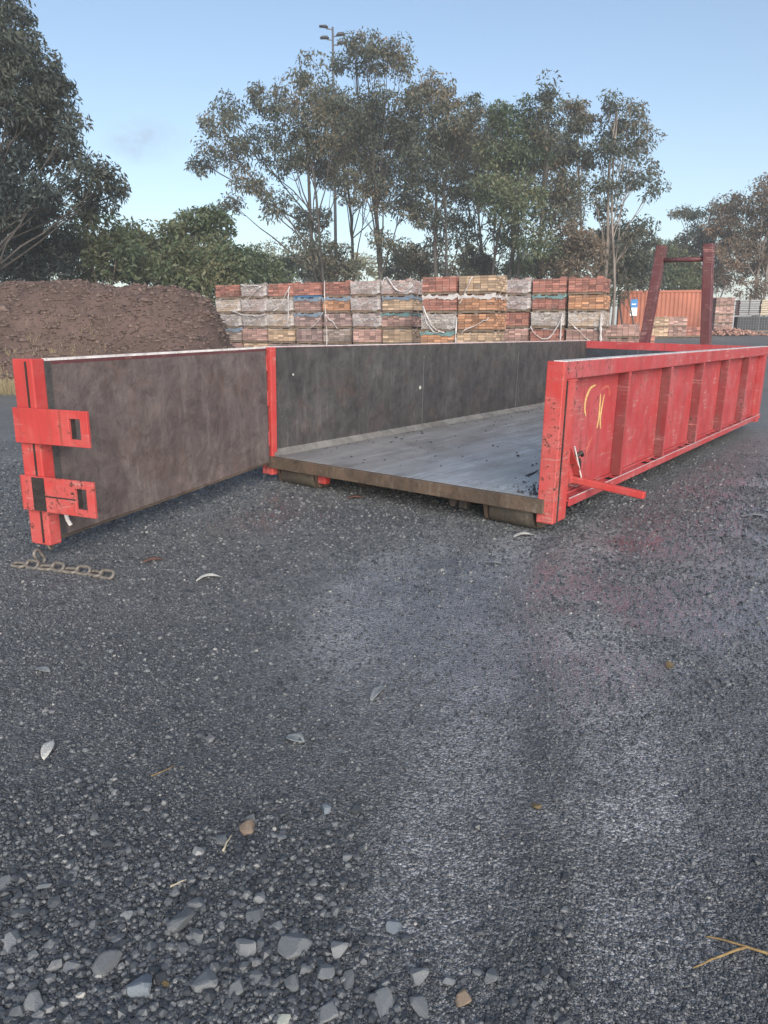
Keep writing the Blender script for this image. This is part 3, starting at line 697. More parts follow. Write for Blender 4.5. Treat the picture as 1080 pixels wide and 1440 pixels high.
stack(307, 30.0, 7, ['pinkish', 'grey-brown', 'dusty mauve', 'tan'], left_spec, 5, [f'{nth[i]} stack from mound' for i in range(7)])
mid_spec = {(0, 4): {'c': 'red-brown'}, (0, 3): {'c': 'red-brown', 'w': 'pale', 's': (((.05, .2), (.75, -.55), .22, .03), ((.02, .2), (.6, -.5), .3, .02))}, (0, 2): {'c': 'grey-brown', 'w': 'film'}, (1, 4): {'c': 'tan', 's': (((.45, .5), (.05, -.25), .0, .025),)}, (1, 3): {'c': 'orange', 'w': 'pale'}, (1, 2): {'c': 'orange', 's': (((.0, .4), (-.05, -1.2), .0, .035), ((.1, .0), (1.0, .4), .0, .02))}, (0, 1): {'c': 'orange', 'w': 'teal'}, (1, 1): {'c': 'tan'}}
stack(592, 23.6, 2, ['orange', 'tan'], mid_spec, 5, ['mound side of tallest block', 'container side of tallest block'])
r_spec = {(0, 4): {'c': 'dusty mauve', 'w': 'film'}, (0, 3): {'c': 'dusty mauve', 'w': 'film'}, (1, 4): {'c': 'red-brown'}, (1, 3): {'c': 'red-brown', 'w': 'teal'}, (2, 4): {'c': 'red-brown'}, (2, 3): {'c': 'orange'}, (1, 2): {'c': 'grey-brown', 'w': 'film', 's': (((.0, .1), (1.05, .35), .55, .03), ((1.05, .5), (1.0, -.7), 0, .05))}, (2, 2): {'c': 'tan', 'w': 'film', 's': (((.0, .3), (.9, -.5), .02, .025), ((1.05, .45), (1.1, -.8), -.03, .06))}}
stack(699, 26.6, 3, ['red-brown', 'pinkish'], r_spec, 5, ['narrow stack beside tallest block', 'middle of red block', 'container side of red block'])
# low packs in the yard by the container
def single(px, py, d, colr, label, yaw=YAW, tiers=1, wrap=None, up=0):
    x, y = at(px, py, d)[:2]; z = float(ground_base(x, y))
    for k in range(tiers):
        pack((x, y, z+k*(PH+PAL+.006)+.004), yaw, colr, label[k] if isinstance(label, (list, tuple)) else label, 'loose brick packs in the yard', 'timber', wrap)
single(851, 470, 30.5, 'pinkish', ['pinkish brick pack at ground level beside the red block', 'pinkish brick pack resting on another beside the red block'], YAW, 2)
for i, px in enumerate((908, 934, 960)):
    single(px, 468, 41, ['tan', 'pinkish', 'red-brown'][i], [f'{["tan", "pinkish", "red-brown"][i]} low brick pack at ground level before the orange container', f'{["tan", "pinkish", "red-brown"][i]} low brick pack on another before the orange container'], R(-12), 2 if i < 2 else 1)
single(1003, 468, 49, 'pinkish', [f'pinkish brick pack, {q} tier of the tower behind the hook frame' for q in ('bottom', 'second', 'third', 'top')], R(-10), 4)
single(884, 470, 33, 'red-brown', 'red-brown low brick pack between red block and hook frame', R(-5))
# heap of broken bricks
def heap(px, d, n, spread, label):
    x0, y0 = at(px, 467, d)[:2]; z0 = float(ground_base(x0, y0)); mb = MB(); r = random.Random(px)
    for k in range(n):
        a = r.gauss(0, spread); b_ = r.gauss(0, .5); h = max(0, .34*math.exp(-(a/spread)**2*.6-(b_/.6)**2))*r.random()
        M = Matrix.Translation((x0+a, y0+b_, z0+.04+h)) @ Euler((r.uniform(-.6, .6), r.uniform(-.6, .6), r.uniform(0, 6))).to_matrix().to_4x4()
        l, w, t_ = r.uniform(.05, .115), .055, .038
        mb.hexa([M @ Vector(q) for q in ((-l, -w, -t_), (l, -w, -t_), (l, w, -t_), (-l, w, -t_), (-l, -w, t_), (l, -w, t_), (l, w, t_), (-l, w, t_))], r.random())
    o = mb.build('brick_rubble', 'brick'); o.color = (.32, .17, .13, 1); tagp(o, label, 'rubble', kind='stuff')
heap(1022, 43, 260, 1.3, 'scattered heap of broken bricks on the yard floor')

# ================================================================== SHIPPING CONTAINER, SIGN, CAGES
def corrugated():
    x0, y0 = at(868, 467, 56)[:2]; z0 = 1.27+(467-461)/1069.8*54
    e = empty('shipping_container', (x0, y0, z0-.25), R(-14)); tagp(e, 'orange corrugated shipping container behind the brick packs', 'container')
    LC, WC, HC = 6.06, 2.44, 2.85
    def sheet(L_, n, ox, oy, ang):
        V, Q = [], []; prof = []
        p = L_/n
        for k in range(n): prof += [(k*p, 0), (k*p+p*.28, 0), (k*p+p*.46, .05), (k*p+p*.80, .05), (k*p+p*.98, 0)]
        prof.append((L_, 0))
        for (a, b_) in prof:
            for z in (.16, HC-.12): V.append((ox+a*math.cos(ang)-b_*math.sin(ang), oy+a*math.sin(ang)+b_*math.cos(ang), z))
        for k in range(len(prof)-1): Q.append((2*k, 2*k+2, 2*k+3, 2*k+1))
        return np_mesh('side_panel', V, quads=Q)
    for (L_, n, ox, oy, ang) in ((LC-.2, 21, .1, .04, 0), (WC-.2, 8, LC-.04, .1, math.pi/2), (LC-.2, 21, LC-.1, WC-.04, math.pi), (WC-.2, 8, .04, WC-.1, -math.pi/2)):
        link('side_panel', sheet(L_, n, ox, oy, ang), 'container_paint', e)
    for (x, y) in ((0, 0), (LC-.12, 0), (0, WC-.12), (LC-.12, WC-.12)): MB().box(x, x+.12, y, y+.12, 0, HC).build('corner_post', 'container_paint', e)
    for z in (0.02, HC-.125):
        for y in (.005, WC-.105): MB().box(.121, LC-.121, y, y+.1, z, z+.15).build('long_rail', 'container_paint', e)
        for x in (.005, LC-.105): MB().box(x, x+.1, .121, WC-.121, z, z+.15).build('end_rail', 'container_paint', e)
    MB().box(.1, LC-.1, .1, WC-.1, HC-.02, HC+.01).build('roof', 'container_paint', e)
    return e
m_flat('container_paint', (.36, .125, .075), .6, .7, .2)
ce = corrugated()
sx, sy = at(884, 467, 52)[:2]; sz = float(ground_base(sx, sy))
sg = empty('yard_sign', (sx, sy, sz), R(-12)); tagp(sg, 'small blue and white sign board on a post before the orange container', 'sign')
MB().tube([(.22, .03, 0), (.22, .03, 2.3)], .03, 8).build('post', 'pole_steel', sg)
ztop_ = at(884, 421, 52)[2]-sz
MB().box(0, .44, 0, .02, ztop_-.52, ztop_).build('blue_panel', 'sign_blue', sg, .004)
MB().box(0, .44, 0, .02, ztop_-1.05, ztop_-.525).build('white_panel', 'sign_white', sg, .004)
MB().box(.08, .34, -.006, -.0005, ztop_-.35, ztop_-.27).build('white_mark', 'sign_white', sg)
for i, px in enumerate((1036, 1066, 1096)):
    x, y = at(px, 467, 50)[:2]; z = float(ground_base(x, y))
    c = empty('wire_cage', (x, y, z+.004), R(-8)); tagp(c, f'grey wire cage of dark stone, {["beside the brick tower", "second from the brick tower", "third from the brick tower"][i]}', 'cage', 'wire cages in the yard')
    MB().box(.06, 1.24, .06, 1.04, .12, .98).build('stone_fill', 'cage_fill', c)
    w = MB()
    for k in range(9): w.box(k*.16, k*.16+.022, -.004, .018, .1, 1.05); w.box(1.298, 1.32, k*.125, k*.125+.022, .1, 1.05)
    w.build('wire_panel', 'cage_wire', c)
    w = MB()
    for k in range(7): w.box(0, 1.30, -.026, -.0045, .1+k*.155, .122+k*.155); w.box(1.3205, 1.34, .0, 1.02, .1+k*.155, .122+k*.155)
    w.build('wire_rail', 'cage_wire', c)
    MB().box(0, 1.3, 0, 1.1, 0, .099).build('base', 'timber', c)
    g_ = empty('stone_pack', (x+.05, y+.05, z+1.06), R(-8)); tagp(g_, f'pack of {["grey", "cream", "sandy"][i]} stone slabs on top of a wire cage', 'stone pack', 'stone packs on the cages')
    r = random.Random(i)
    for k in range(7):
        sl_ = MB().box(r.uniform(-.03, .03), 1.2+r.uniform(-.05, .05), 0, 1, .02+k*.135, .02+k*.135+.115).build('slab', 'cream_stone' if i else 'rock_grey', g_, .01)
    MB().box(.55, .62, -.02, -.004, .0, .98).build('strap', 'under_steel', g_)
    MB().box(-.02, 1.22, 0, 1, 0, .018).build('bearer', 'timber', g_)

# ================================================================== EARTH MOUND
def build_mound():
    X = np.linspace(-26, -3.6, 150); Y = np.linspace(15.5, 33, 110); gx, gy = np.meshgrid(X, Y)
    # crest height along x: taken at the crest line y = 22
    cx = [at(p, 467, 22)[0] for p in (-300, 0, 150, 200, 250, 295, 312, 326)]
    cz = [at(150, q, 22)[2] for q in (392, 400, 400, 403, 409, 422, 446, 500)]
    gxe = gx*np.where(gy > 22, 22/gy, 1.0); gxe = np.where(gxe > -6.5, gxe, np.minimum(gx, gxe)); crest = np.interp(gxe, cx, cz); crest[gxe > cx[-1]] = 0
    toe = 17.2+1.2*fbm(gx*.25, gx*0, 4)
    prof = np.clip((gy-toe)/(22-toe), 0, 1); prof = sstep(0, 1, prof)*.55+prof*.45
    back = 1-sstep(24, 32, gy)
    z = crest*prof*back+.45*(fbm(gx*.9, gy*.9, 8)-.47)*prof+.30*(fbm(gx*3.1, gy*3.1, 21)-.47)
    z = np.where(prof*back*crest > .03, z, -.4)
    z = np.maximum(z, ground_base(gx, gy)-.35)
    idx = np.arange(gx.size).reshape(gx.shape)
    q = np.stack([idx[:-1, :-1], idx[:-1, 1:], idx[1:, 1:], idx[1:, :-1]], -1).reshape(-1, 4)
    o = link('earth_mound', np_mesh('earth_mound', np.stack([gx, gy, z], -1), quads=q, smooth=True), 'mound_soil'); o['kind'] = 'structure'
    o['label'] = 'long mound of reddish brown earth and mulch'
    # clods, chips and sticks on its face
    n = 30000; px = rng.uniform(-24, -3.8, n); py = rng.uniform(16.6, 25, n)
    fx = (px-X[0])/(X[1]-X[0]); fy = (py-Y[0])/(Y[1]-Y[0]); ix = np.clip(fx.astype(int), 0, 148); iy = np.clip(fy.astype(int), 0, 108); a, b_ = fx-ix, fy-iy
    pz = (z[iy, ix]*(1-a)+z[iy, ix+1]*a)*(1-b_)+(z[iy+1, ix]*(1-a)+z[iy+1, ix+1]*a)*b_
    ok = pz > ground_base(px, py)+.02; px, py, pz = px[ok], py[ok], pz[ok]; n = len(px)
    base = np.array([(0, 0, 1), (1, 0, 0), (0, 1, 0), (-1, 0, 0), (0, -1, 0), (0, 0, -.6)], float)
    tri = np.array([(0, 1, 2), (0, 2, 3), (0, 3, 4), (0, 4, 1), (5, 2, 1), (5, 3, 2), (5, 4, 3), (5, 1, 4)])
    sc = rng.lognormal(math.log(.032), .5, (n, 1, 1))*np.stack([rng.uniform(.6, 2.6, n), rng.uniform(.4, 1, n), rng.uniform(.4, 1, n)], -1)[:, None, :]
    v = base[None]*sc*(1+rng.uniform(-.25, .25, (n, 6, 3)))
    an = rng.uniform(0, 6.28, n); c, s_ = np.cos(an)[:, None], np.sin(an)[:, None]
    vx = v[..., 0]*c-v[..., 1]*s_; vy = v[..., 0]*s_+v[..., 1]*c
    v = np.stack([vx+px[:, None], vy+py[:, None], v[..., 2]+pz[:, None]+.01], -1)
    t_ = (tri[None]+np.arange(n)[:, None, None]*6).reshape(-1, 3)
    ch = link('clods', np_mesh('clods', v.reshape(-1, 3), tris=t_), 'chip_soil', o); ch['kind'] = 'stuff'
    return X, Y, z
MX, MY, MZ = build_mound()
def mound_z(x, y):
    fx = (x-MX[0])/(MX[1]-MX[0]); fy = (y-MY[0])/(MY[1]-MY[0]); ix = np.clip(np.asarray(fx).astype(int), 0, len(MX)-1); iy = np.clip(np.asarray(fy).astype(int), 0, len(MY)-1)
    return np.maximum(MZ[iy, ix], ground_base(x, y))

def blades(x, y, z, hgt, wid, lean=.5):
    n = len(x); an = rng.uniform(0, 6.28, n); ln = rng.uniform(0, lean, n)*hgt; la = rng.uniform(0, 6.28, n)
    dx, dy = np.cos(an)*wid/2, np.sin(an)*wid/2
    b0 = np.stack([x-dx, y-dy, z-.02], -1); b1 = np.stack([x+dx, y+dy, z-.02], -1)
    mx, my = np.cos(la)*ln*.35, np.sin(la)*ln*.35
    m0 = np.stack([x-dx*.7+mx, y-dy*.7+my, z+hgt*.6], -1); m1 = np.stack([x+dx*.7+mx, y+dy*.7+my, z+hgt*.6], -1)
    tp = np.stack([x+np.cos(la)*ln, y+np.sin(la)*ln, z+hgt*.95], -1)
    V = np.stack([b0, b1, m1, m0, tp], 1).reshape(-1, 3); o = np.arange(n)[:, None]*5
    return V, o+np.array([[0, 1, 2, 3]]), o+np.array([[3, 2, 4]])
def grass(name, label, n, cx, cy, sx, sy, h, m, parent_z):
    x = rng.normal(cx, sx, n); y = rng.normal(cy, sy, n)
    V, q, t_ = blades(x, y, parent_z(x, y), h*rng.uniform(.4, 1.2, n), .007*np.ones(n), .9)
    o = link(name, np_mesh(name, V, quads=q, tris=t_), m); tagp(o, label, 'grass', kind='stuff')
gx0, gy0 = at(10, 480, 16.2)[:2]
grass('dry_grass', 'dry yellow grass at the foot of the earth mound', 3600, gx0-.6, gy0+.1, .75, .3, .30, 'dry_grass', mound_z)
gx0, gy0 = at(75, 440, 19.0)[:2]
grass('dry_grass', 'sparse tan grass growing on the face of the earth mound', 2600, gx0, gy0, .9, .8, .17, 'dry_grass', mound_z)
gx0, gy0 = at(270, 480, 18.5)[:2]
grass('weeds', 'low green weeds at the end of the earth mound', 1500, gx0+.2, gy0-.3, .9, .3, .30, 'leaf_green', mound_z)

# ================================================================== TREES
def crown_mesh(puffs, leaf, per, droop, seed=0):
    """puffs: array of (x,y,z,r); leaf-sized diamonds fill each puff"""
    V = []; T = []
    P = np.repeat(puffs[:, :3], per, 0); rr = np.repeat(puffs[:, 3], per); n = len(P)
    d = rng.normal(size=(n, 3)); d /= np.linalg.norm(d, axis=1)[:, None]; d[:, 2] *= .75
    c = P+d*(rr*rng.uniform(.25, 1.05, n)**.6)[:, None]
    ax = d*.7+rng.normal(size=(n, 3))*.55; ax[:, 2] -= droop; ax /= np.linalg.norm(ax, axis=1)[:, None]
    sd_ = np.cross(ax, rng.normal(size=(n, 3))); sd_ /= np.linalg.norm(sd_, axis=1)[:, None]
    l = (leaf*rng.uniform(.65, 1.35, n))[:, None]; w = l*rng.uniform(.12, .21, n)[:, None]
    a = c-ax*l/2; b_ = c+ax*l/2; m1 = c+sd_*w-ax*l*.08; m2 = c-sd_*w-ax*l*.08
    V = np.stack([a, m1, b_, m2], 1).reshape(-1, 3)
    pt = np.repeat(np.array([.30*math.sin(p[0]*.9+p[2]*.7+seed)+.12*math.sin(p[1]*2+p[2]*1.9) for p in puffs])+rng.uniform(-.15, .15, len(puffs)), per)
    tone = np.clip(rng.beta(2, 2.6, n)+pt, 0, 1); q = np.arange(n*4).reshape(-1, 4)
    return np_mesh('crown', V, quads=q, attrs={'tone': np.repeat(tone, 4)})
def tree(name, label, d, base, clumps, m='leaf_gum', bark='bark_dark', r0=.28, leaf=.235, per=70, dens=1.0, droop=.7, group='eucalypt trees beyond the yard', puff_r=.66, depth=1.0, stems=1, topi=None):
    d0 = d; bp = at(base[0], base[1], d); bz = float(ground_base(bp[0], d)); foot = np.array([bp[0], d, bz-.1])
    e = empty(name, (foot[0], foot[1], bz)); tagp(e, label, 'tree', group); ez = np.array([foot[0], foot[1], bz])
    r0 *= .5; C = []
    for (cx, cy, rx, ry) in clumps:
        s_ = d/F_PX; p = at(cx, cy, d+rng.uniform(-1, 1)*depth*2.2); C.append((p, rx*s_, ry*s_))
    tb = MB(); order = sorted(range(len(C)), key=lambda i: -C[i][0][2]); top = C[order[0] if topi is None else topi][0]
    hgt = top[2]-bz
    def trunk_pt(t_, k=0):
        wob = np.array([math.sin(t_*5+foot[0]+k), math.cos(t_*4.2+foot[0]*2+k), 0])*.035*hgt*t_*(1-t_)*2
        off = np.array([.9*math.sin(k*2.4), .9*math.cos(k*2.4), 0])*(k > 0)
        return foot+off+(top-foot-off)*np.array([t_**1.25, t_**1.25, t_])+wob
    for k in range(stems):
        pts = [trunk_pt(t_, k)-ez for t_ in np.linspace(0, 1, 10)]
        tb.tube(pts, [r0*(1-.88*t_)*(1 if k == 0 else .6)+.02 for t_ in np.linspace(0, 1, 10)], 7)
    puffs = []
    for (p, rx, ry) in C:
        tt = np.clip((p[2]-bz)/hgt, 0, 1); ta = np.clip(tt*rng.uniform(.42, .66), .06, .95); k = rng.integers(0, stems); a = trunk_pt(ta, k)
        lp = []
        mid = a*.45+p*.55; mid[2] += -.12*abs(p[2]-a[2])+.08*np.hypot(*(p[:2]-a[:2])); 
        for t_ in np.linspace(0, 1, 7):
            q = a*(1-t_)**2+2*mid*t_*(1-t_)+p*t_*t_+rng.normal(size=3)*.05*hgt/15*math.sin(math.pi*t_); lp.append(q)
        rb = r0*(1-.85*ta)*.55
        tb.tube([q-ez for q in lp], [max(.02, rb*(1-.8*t_)) for t_ in np.linspace(0, 1, 7)], 5)
        npf = max(6, int(dens*(1.0 if m in ('leaf_dark', 'leaf_lit') or 'leafy' in name else 1.0-.5*float(sstep(.62, .30, tt)))*rx*ry/(puff_r**2)*7.2))
        u = rng.normal(size=(npf, 3)); u /= np.linalg.norm(u, axis=1)[:, None]; rad = rng.uniform(.05, 1, npf)**.45
        pc = p+u*rad[:, None]*np.array([rx, (rx+ry)*.45, ry])
        pr = puff_r*rng.uniform(.55, 1.25, npf)
        for i in range(npf): puffs.append((*(pc[i]-ez), pr[i]))
        for i in range(0, npf, 4):
            st_ = lp[rng.integers(3, 7)]; en = pc[i]; md = (st_+en)/2+rng.normal(size=3)*.12
            tb.tube([st_-ez, md-ez, en-ez], [.028, .018, .010], 4, False)
    tb.build('trunk', bark, e, smooth=True)
    cm = crown_mesh(np.array(puffs), leaf, per, droop, base[0]); link('crown', cm, m, e)
    return e
G1 = 'eucalypt trees beyond the yard'
tree('eucalypt_tree', 'wide spreading eucalypt, leftward limbs reaching over the pale sky, beside the light mast', 46, (452, 392),
     [(325, 157, 26, 20), (305, 190, 26, 22), (385, 137, 38, 22), (435, 108, 22, 24), (345, 205, 40, 30), (290, 232, 22, 18), (425, 165, 45, 34), (470, 175, 34, 34), (400, 215, 40, 26), (445, 225, 36, 30), (350, 262, 36, 16), (395, 285, 26, 18), (480, 250, 24, 30), (440, 310, 28, 24), (330, 290, 22, 10), (425, 350, 30, 26)], dens=.80, r0=.33, topi=6, stems=2)
tree('eucalypt_tree', 'tall eucalypt with a flat topped tuft of foliage on bare upper stems', 48, (537, 392),
     [(500, 85, 30, 20), (545, 78, 32, 20), (515, 72, 30, 16), (565, 92, 14, 18), (520, 148, 38, 20), (560, 170, 36, 30), (500, 200, 34, 30), (545, 215, 38, 34), (590, 140, 30, 24), (520, 270, 34, 24), (565, 280, 30, 30), (540, 335, 34, 24)], dens=.85, r0=.32)
tree('eucalypt_tree', 'dense grey green eucalypt with rounded twin tops in the middle of the row', 47, (621, 392),
     [(605, 138, 32, 24), (640, 165, 34, 30), (658, 150, 18, 16), (615, 195, 40, 34), (655, 215, 36, 34), (595, 235, 30, 34), (640, 265, 40, 30), (600, 300, 34, 26), (650, 320, 34, 26), (615, 350, 30, 24)], dens=.95, r0=.27, stems=2)
tree('eucalypt_tree', 'bushy olive eucalypt with jagged top next to the tall pointed one', 45, (706, 392),
     [(702, 160, 16, 20), (722, 172, 24, 30), (745, 155, 16, 22), (710, 215, 36, 36), (745, 215, 34, 36), (695, 265, 30, 30), (735, 285, 36, 30), (710, 330, 34, 28), (755, 340, 26, 28)], m='leaf_green', dens=1.05, r0=.25, stems=3, droop=.4)
tree('eucalypt_tree', 'tall pointed eucalypt with a narrow spire top', 46.5, (762, 392),
     [(771, 128, 7, 14), (770, 150, 12, 16), (772, 180, 20, 24), (785, 215, 26, 28), (770, 250, 28, 30), (795, 265, 18, 30), (778, 300, 26, 26), (770, 345, 26, 26)], dens=1.0, r0=.22, m='leaf_gum', droop=.5)
tree('eucalypt_tree', 'slim eucalypt with small crown on a thin bare pale stem', 49, (816, 392),
     [(812, 152, 18, 15), (820, 175, 18, 18), (808, 185, 14, 16), (815, 212, 14, 14), (826, 232, 8, 8)], bark='bark_pale', dens=.75, r0=.15, puff_r=.5)
tree('eucalypt_tree', 'open crowned eucalypt leaning over the orange container', 48, (846, 392),
     [(868, 148, 22, 18), (885, 175, 26, 24), (855, 185, 20, 22), (900, 200, 24, 22), (870, 215, 26, 20), (845, 215, 18, 18), (895, 240, 26, 16), (915, 262, 18, 14), (875, 262, 30, 14), (838, 268, 22, 16), (850, 300, 22, 14), (905, 318, 22, 14), (890, 332, 18, 12)], bark='bark_pale', dens=.72, r0=.24, stems=2)
tree('eucalypt_tree', 'large dark eucalypt with hanging foliage behind the earth mound', 27, (-45, 392),
     [(5, 25, 34, 30), (-10, 75, 40, 45), (35, 75, 26, 30), (62, 95, 22, 26), (15, 130, 40, 36), (60, 135, 30, 30), (88, 140, 20, 24), (30, 180, 40, 30), (75, 180, 32, 26), (103, 180, 14, 22), (15, 225, 30, 24), (65, 222, 34, 20), (100, 215, 18, 16), (125, 240, 24, 16), (150, 258, 22, 14), (170, 270, 10, 10), (135, 285, 30, 14), (-20, 270, 30, 34), (-60, 30, 50, 70), (-80, 130, 60, 60), (20, 262, 34, 20), (55, 268, 30, 18), (10, 300, 40, 20), (95, 262, 22, 16)], m='leaf_dark', dens=1.2, r0=.24, leaf=.19, per=52, puff_r=.42, depth=.6, group='trees behind the earth mound', topi=0)
tree('eucalypt_tree', 'shaded eucalypt set back between the light mast and the flat topped eucalypt', 56, (505, 395), [(470, 150, 34, 26), (500, 175, 36, 30), (530, 185, 36, 30), (480, 215, 34, 26), (575, 195, 30, 30), (520, 245, 34, 26), (585, 250, 26, 30)], dens=.8, r0=.26)
tree('eucalypt_tree', 'shaded eucalypt set back behind the bushy olive one', 57, (680, 395), [(672, 180, 28, 28), (690, 215, 34, 32), (640, 215, 34, 30), (760, 215, 30, 34), (665, 265, 34, 30), (725, 260, 34, 30), (800, 290, 24, 34)], dens=.9, r0=.25)
G2 = 'trees behind the earth mound'
def bush(name, label, d, base, clumps, **k):
    k.setdefault('m', 'leaf_green'); k.setdefault('r0', .13); k.setdefault('dens', 1.15); k.setdefault('droop', .35); k.setdefault('group', G2); k.setdefault('leaf', .22); k.setdefault('puff_r', .5)
    return tree(name, label, d, base, clumps, **k)
bush('leafy_tree', 'dark leafy tree under the big hanging eucalypt', 30, (40, 400), [(20, 300, 40, 24), (60, 300, 34, 22), (15, 345, 44, 34), (70, 350, 40, 34), (40, 380, 60, 24)], m='leaf_dark', stems=2)
bush('leafy_tree', 'slender pale stemmed tree standing at the crest of the earth mound', 31, (150, 400), [(115, 300, 30, 20), (155, 330, 34, 24), (120, 345, 34, 28), (165, 365, 40, 26), (125, 382, 40, 20)], bark='bark_pale', dens=.95)
bush('leafy_tree', 'low bushy green trees filling the dip behind the earth mound', 34, (205, 405), [(190, 335, 24, 18), (215, 350, 32, 22), (185, 370, 34, 26), (225, 385, 40, 24), (240, 330, 16, 14)])
bush('leafy_tree', 'round topped green tree at the end of the earth mound', 33, (288, 415), [(285, 308, 26, 18), (270, 330, 30, 24), (305, 330, 28, 24), (285, 365, 44, 26), (250, 375, 34, 24), (320, 375, 28, 26), (290, 400, 54, 22)], dens=1.3)
bush('leafy_tree', 'low green bush between round topped tree and brick stacks', 38, (348, 405), [(340, 365, 26, 18), (365, 380, 30, 18), (335, 392, 30, 18), (385, 392, 26, 14)])
G3 = 'scrub behind the brick stacks'
for i, (px, d, cl, m_, lab) in enumerate([
    (410, 50, [(405, 375, 30, 14), (385, 385, 26, 12)], 'leaf_green', 'green scrub bush under the wide spreading eucalypt'),
    (470, 49, [(465, 360, 26, 22), (485, 380, 24, 16), (450, 382, 24, 14)], 'leaf_gum', 'grey scrub bush at the foot of the light mast'),
    (575, 52, [(575, 365, 26, 18), (560, 382, 26, 14), (595, 380, 24, 14)], 'leaf_gum', 'grey scrub bush right of the flat topped eucalypt stem'),
    (660, 50, [(665, 365, 24, 18), (680, 380, 26, 14), (645, 383, 24, 12)], 'leaf_gum', 'grey scrub bush behind the tallest brick block'),
    (735, 52, [(730, 375, 26, 16), (760, 378, 26, 16), (785, 372, 20, 20)], 'leaf_green', 'green scrub bush behind the red brick block'),
    (820, 44, [(800, 340, 22, 26), (825, 355, 26, 30), (810, 385, 30, 16), (790, 375, 22, 20)], 'leaf_warm', 'brownish scrub tree beside the red brick block'),
    (880, 50, [(865, 335, 30, 24), (895, 350, 26, 26), (875, 380, 36, 22), (910, 385, 24, 22), (850, 365, 22, 26), (860, 405, 30, 16)], 'leaf_gum', 'grey green scrub tree behind the container end'),
    (940, 60, [(930, 360, 24, 22), (955, 375, 26, 22), (940, 395, 36, 16), (975, 395, 26, 16)], 'leaf_green', 'green scrub tree behind the container roof')]):
    bush('scrub_tree', lab, d, (px, 405), cl, m=m_, group=G3, leaf=.24, per=60, r0=.09, stems=3, puff_r=.55, bark='bark_pale' if m_ == 'leaf_warm' else 'bark_dark')
G4 = 'trees behind the container yard'
tree('eucalypt_tree', 'broad brown tinged tree with layered foliage behind the stone packs', 58, (1062, 405), [(1040, 290, 34, 14), (1075, 280, 30, 16), (1095, 262, 30, 16), (1020, 315, 30, 16), (1060, 320, 40, 22), (1100, 310, 30, 40), (1045, 355, 40, 24), (1085, 365, 36, 30), (1030, 385, 34, 22), (1070, 400, 40, 18), (1120, 280, 30, 30)], m='leaf_warm', dens=.95, group=G4, bark='bark_pale', stems=2)
tree('eucalypt_tree', 'spreading tree with flat leafy layers behind the hook frame', 64, (992, 405), [(955, 302, 12, 7), (975, 300, 18, 9), (1000, 295, 20, 10), (985, 325, 26, 14), (960, 338, 16, 8), (955, 350, 10, 6), (1010, 335, 28, 18), (985, 360, 34, 20), (960, 385, 26, 18), (1005, 390, 30, 18)], m='leaf_gum', dens=1.0, group=G4, depth=.8)
# distant sunlit trees glimpsed between the trunks
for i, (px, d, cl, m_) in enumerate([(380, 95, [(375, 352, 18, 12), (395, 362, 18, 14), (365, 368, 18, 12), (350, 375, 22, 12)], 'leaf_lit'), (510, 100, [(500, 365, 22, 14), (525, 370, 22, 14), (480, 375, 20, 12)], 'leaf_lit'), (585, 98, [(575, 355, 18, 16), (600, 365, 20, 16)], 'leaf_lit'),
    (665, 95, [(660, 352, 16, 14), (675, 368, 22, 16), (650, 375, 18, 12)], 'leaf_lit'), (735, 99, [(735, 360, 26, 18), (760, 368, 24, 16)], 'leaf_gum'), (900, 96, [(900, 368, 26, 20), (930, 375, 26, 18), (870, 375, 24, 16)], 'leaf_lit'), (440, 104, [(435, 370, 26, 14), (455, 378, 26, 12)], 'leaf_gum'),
    (215, 80, [(200, 350, 30, 16), (240, 352, 30, 18), (170, 352, 30, 16)], 'leaf_green'), (60, 75, [(60, 340, 40, 24), (110, 345, 40, 24), (10, 340, 40, 30)], 'leaf_green'), (1000, 110, [(960, 360, 30, 18), (1000, 355, 40, 20), (1050, 350, 40, 24)], 'leaf_warm')]):
    lab = ['pale sunlit distant tree behind the wide spreading eucalypt', 'pale sunlit distant tree behind the flat topped eucalypt', 'pale sunlit distant tree between the two middle eucalypts', 'pale sunlit distant tree beside the bushy olive eucalypt', 'grey distant tree behind the pointed eucalypt', 'pale sunlit distant tree behind the leaning eucalypt', 'grey distant tree behind the light mast', 'distant green treetops behind the dip of the mound', 'distant green treetops behind the hanging eucalypt', 'distant brown treetops behind the layered tree'][i]
    tree('distant_tree', lab, d, (px, 405), cl+[(px, 395, 40, 14)], m=m_, group='distant trees', dens=.6, leaf=.42, per=50, puff_r=1.0, r0=.2)

# ================================================================== LIGHT MAST
mx, my = at(470, 200, 66)[:2]; mz = float(ground_base(mx, my)); mtop = at(470, 38, 66)[2]-mz
lm_ = empty('light_mast', (mx, my, mz)); tagp(lm_, 'tall steel floodlight mast rising above the eucalypts', 'light mast')
MB().tube([(0, 0, 0), (0, 0, mtop*.5), (0, 0, mtop)], [.15, .12, .08], 12).build('pole', 'pole_steel', lm_, smooth=True)
for (dx, dz, tl) in ((-.55, -.05, .25), (.50, -.55, .2), (-.50, -.80, .0), (.55, -1.15, .1)):
    MB().beam((0, 0, mtop+dz-.12), (dx*.9, -.1, mtop+dz-.1), .07, .07).build('arm', 'pole_steel', lm_)
    c = Vector((dx*1.25, -.15, mtop+dz)); sg_ = 1 if dx > 0 else -1
    h_ = MB(); h_.hexa([c+Vector(q) for q in ((-.36, -.25, -.04-tl*.3*sg_), (.36, -.25, -.04), (.36, .25, -.04), (-.36, .25, -.04-tl*.3*sg_), (-.2, -.16, .10), (.2, -.16, .12), (.2, .16, .12), (-.2, .16, .10))])
    h_.build('floodlight', 'lamp_dark', lm_, .02)

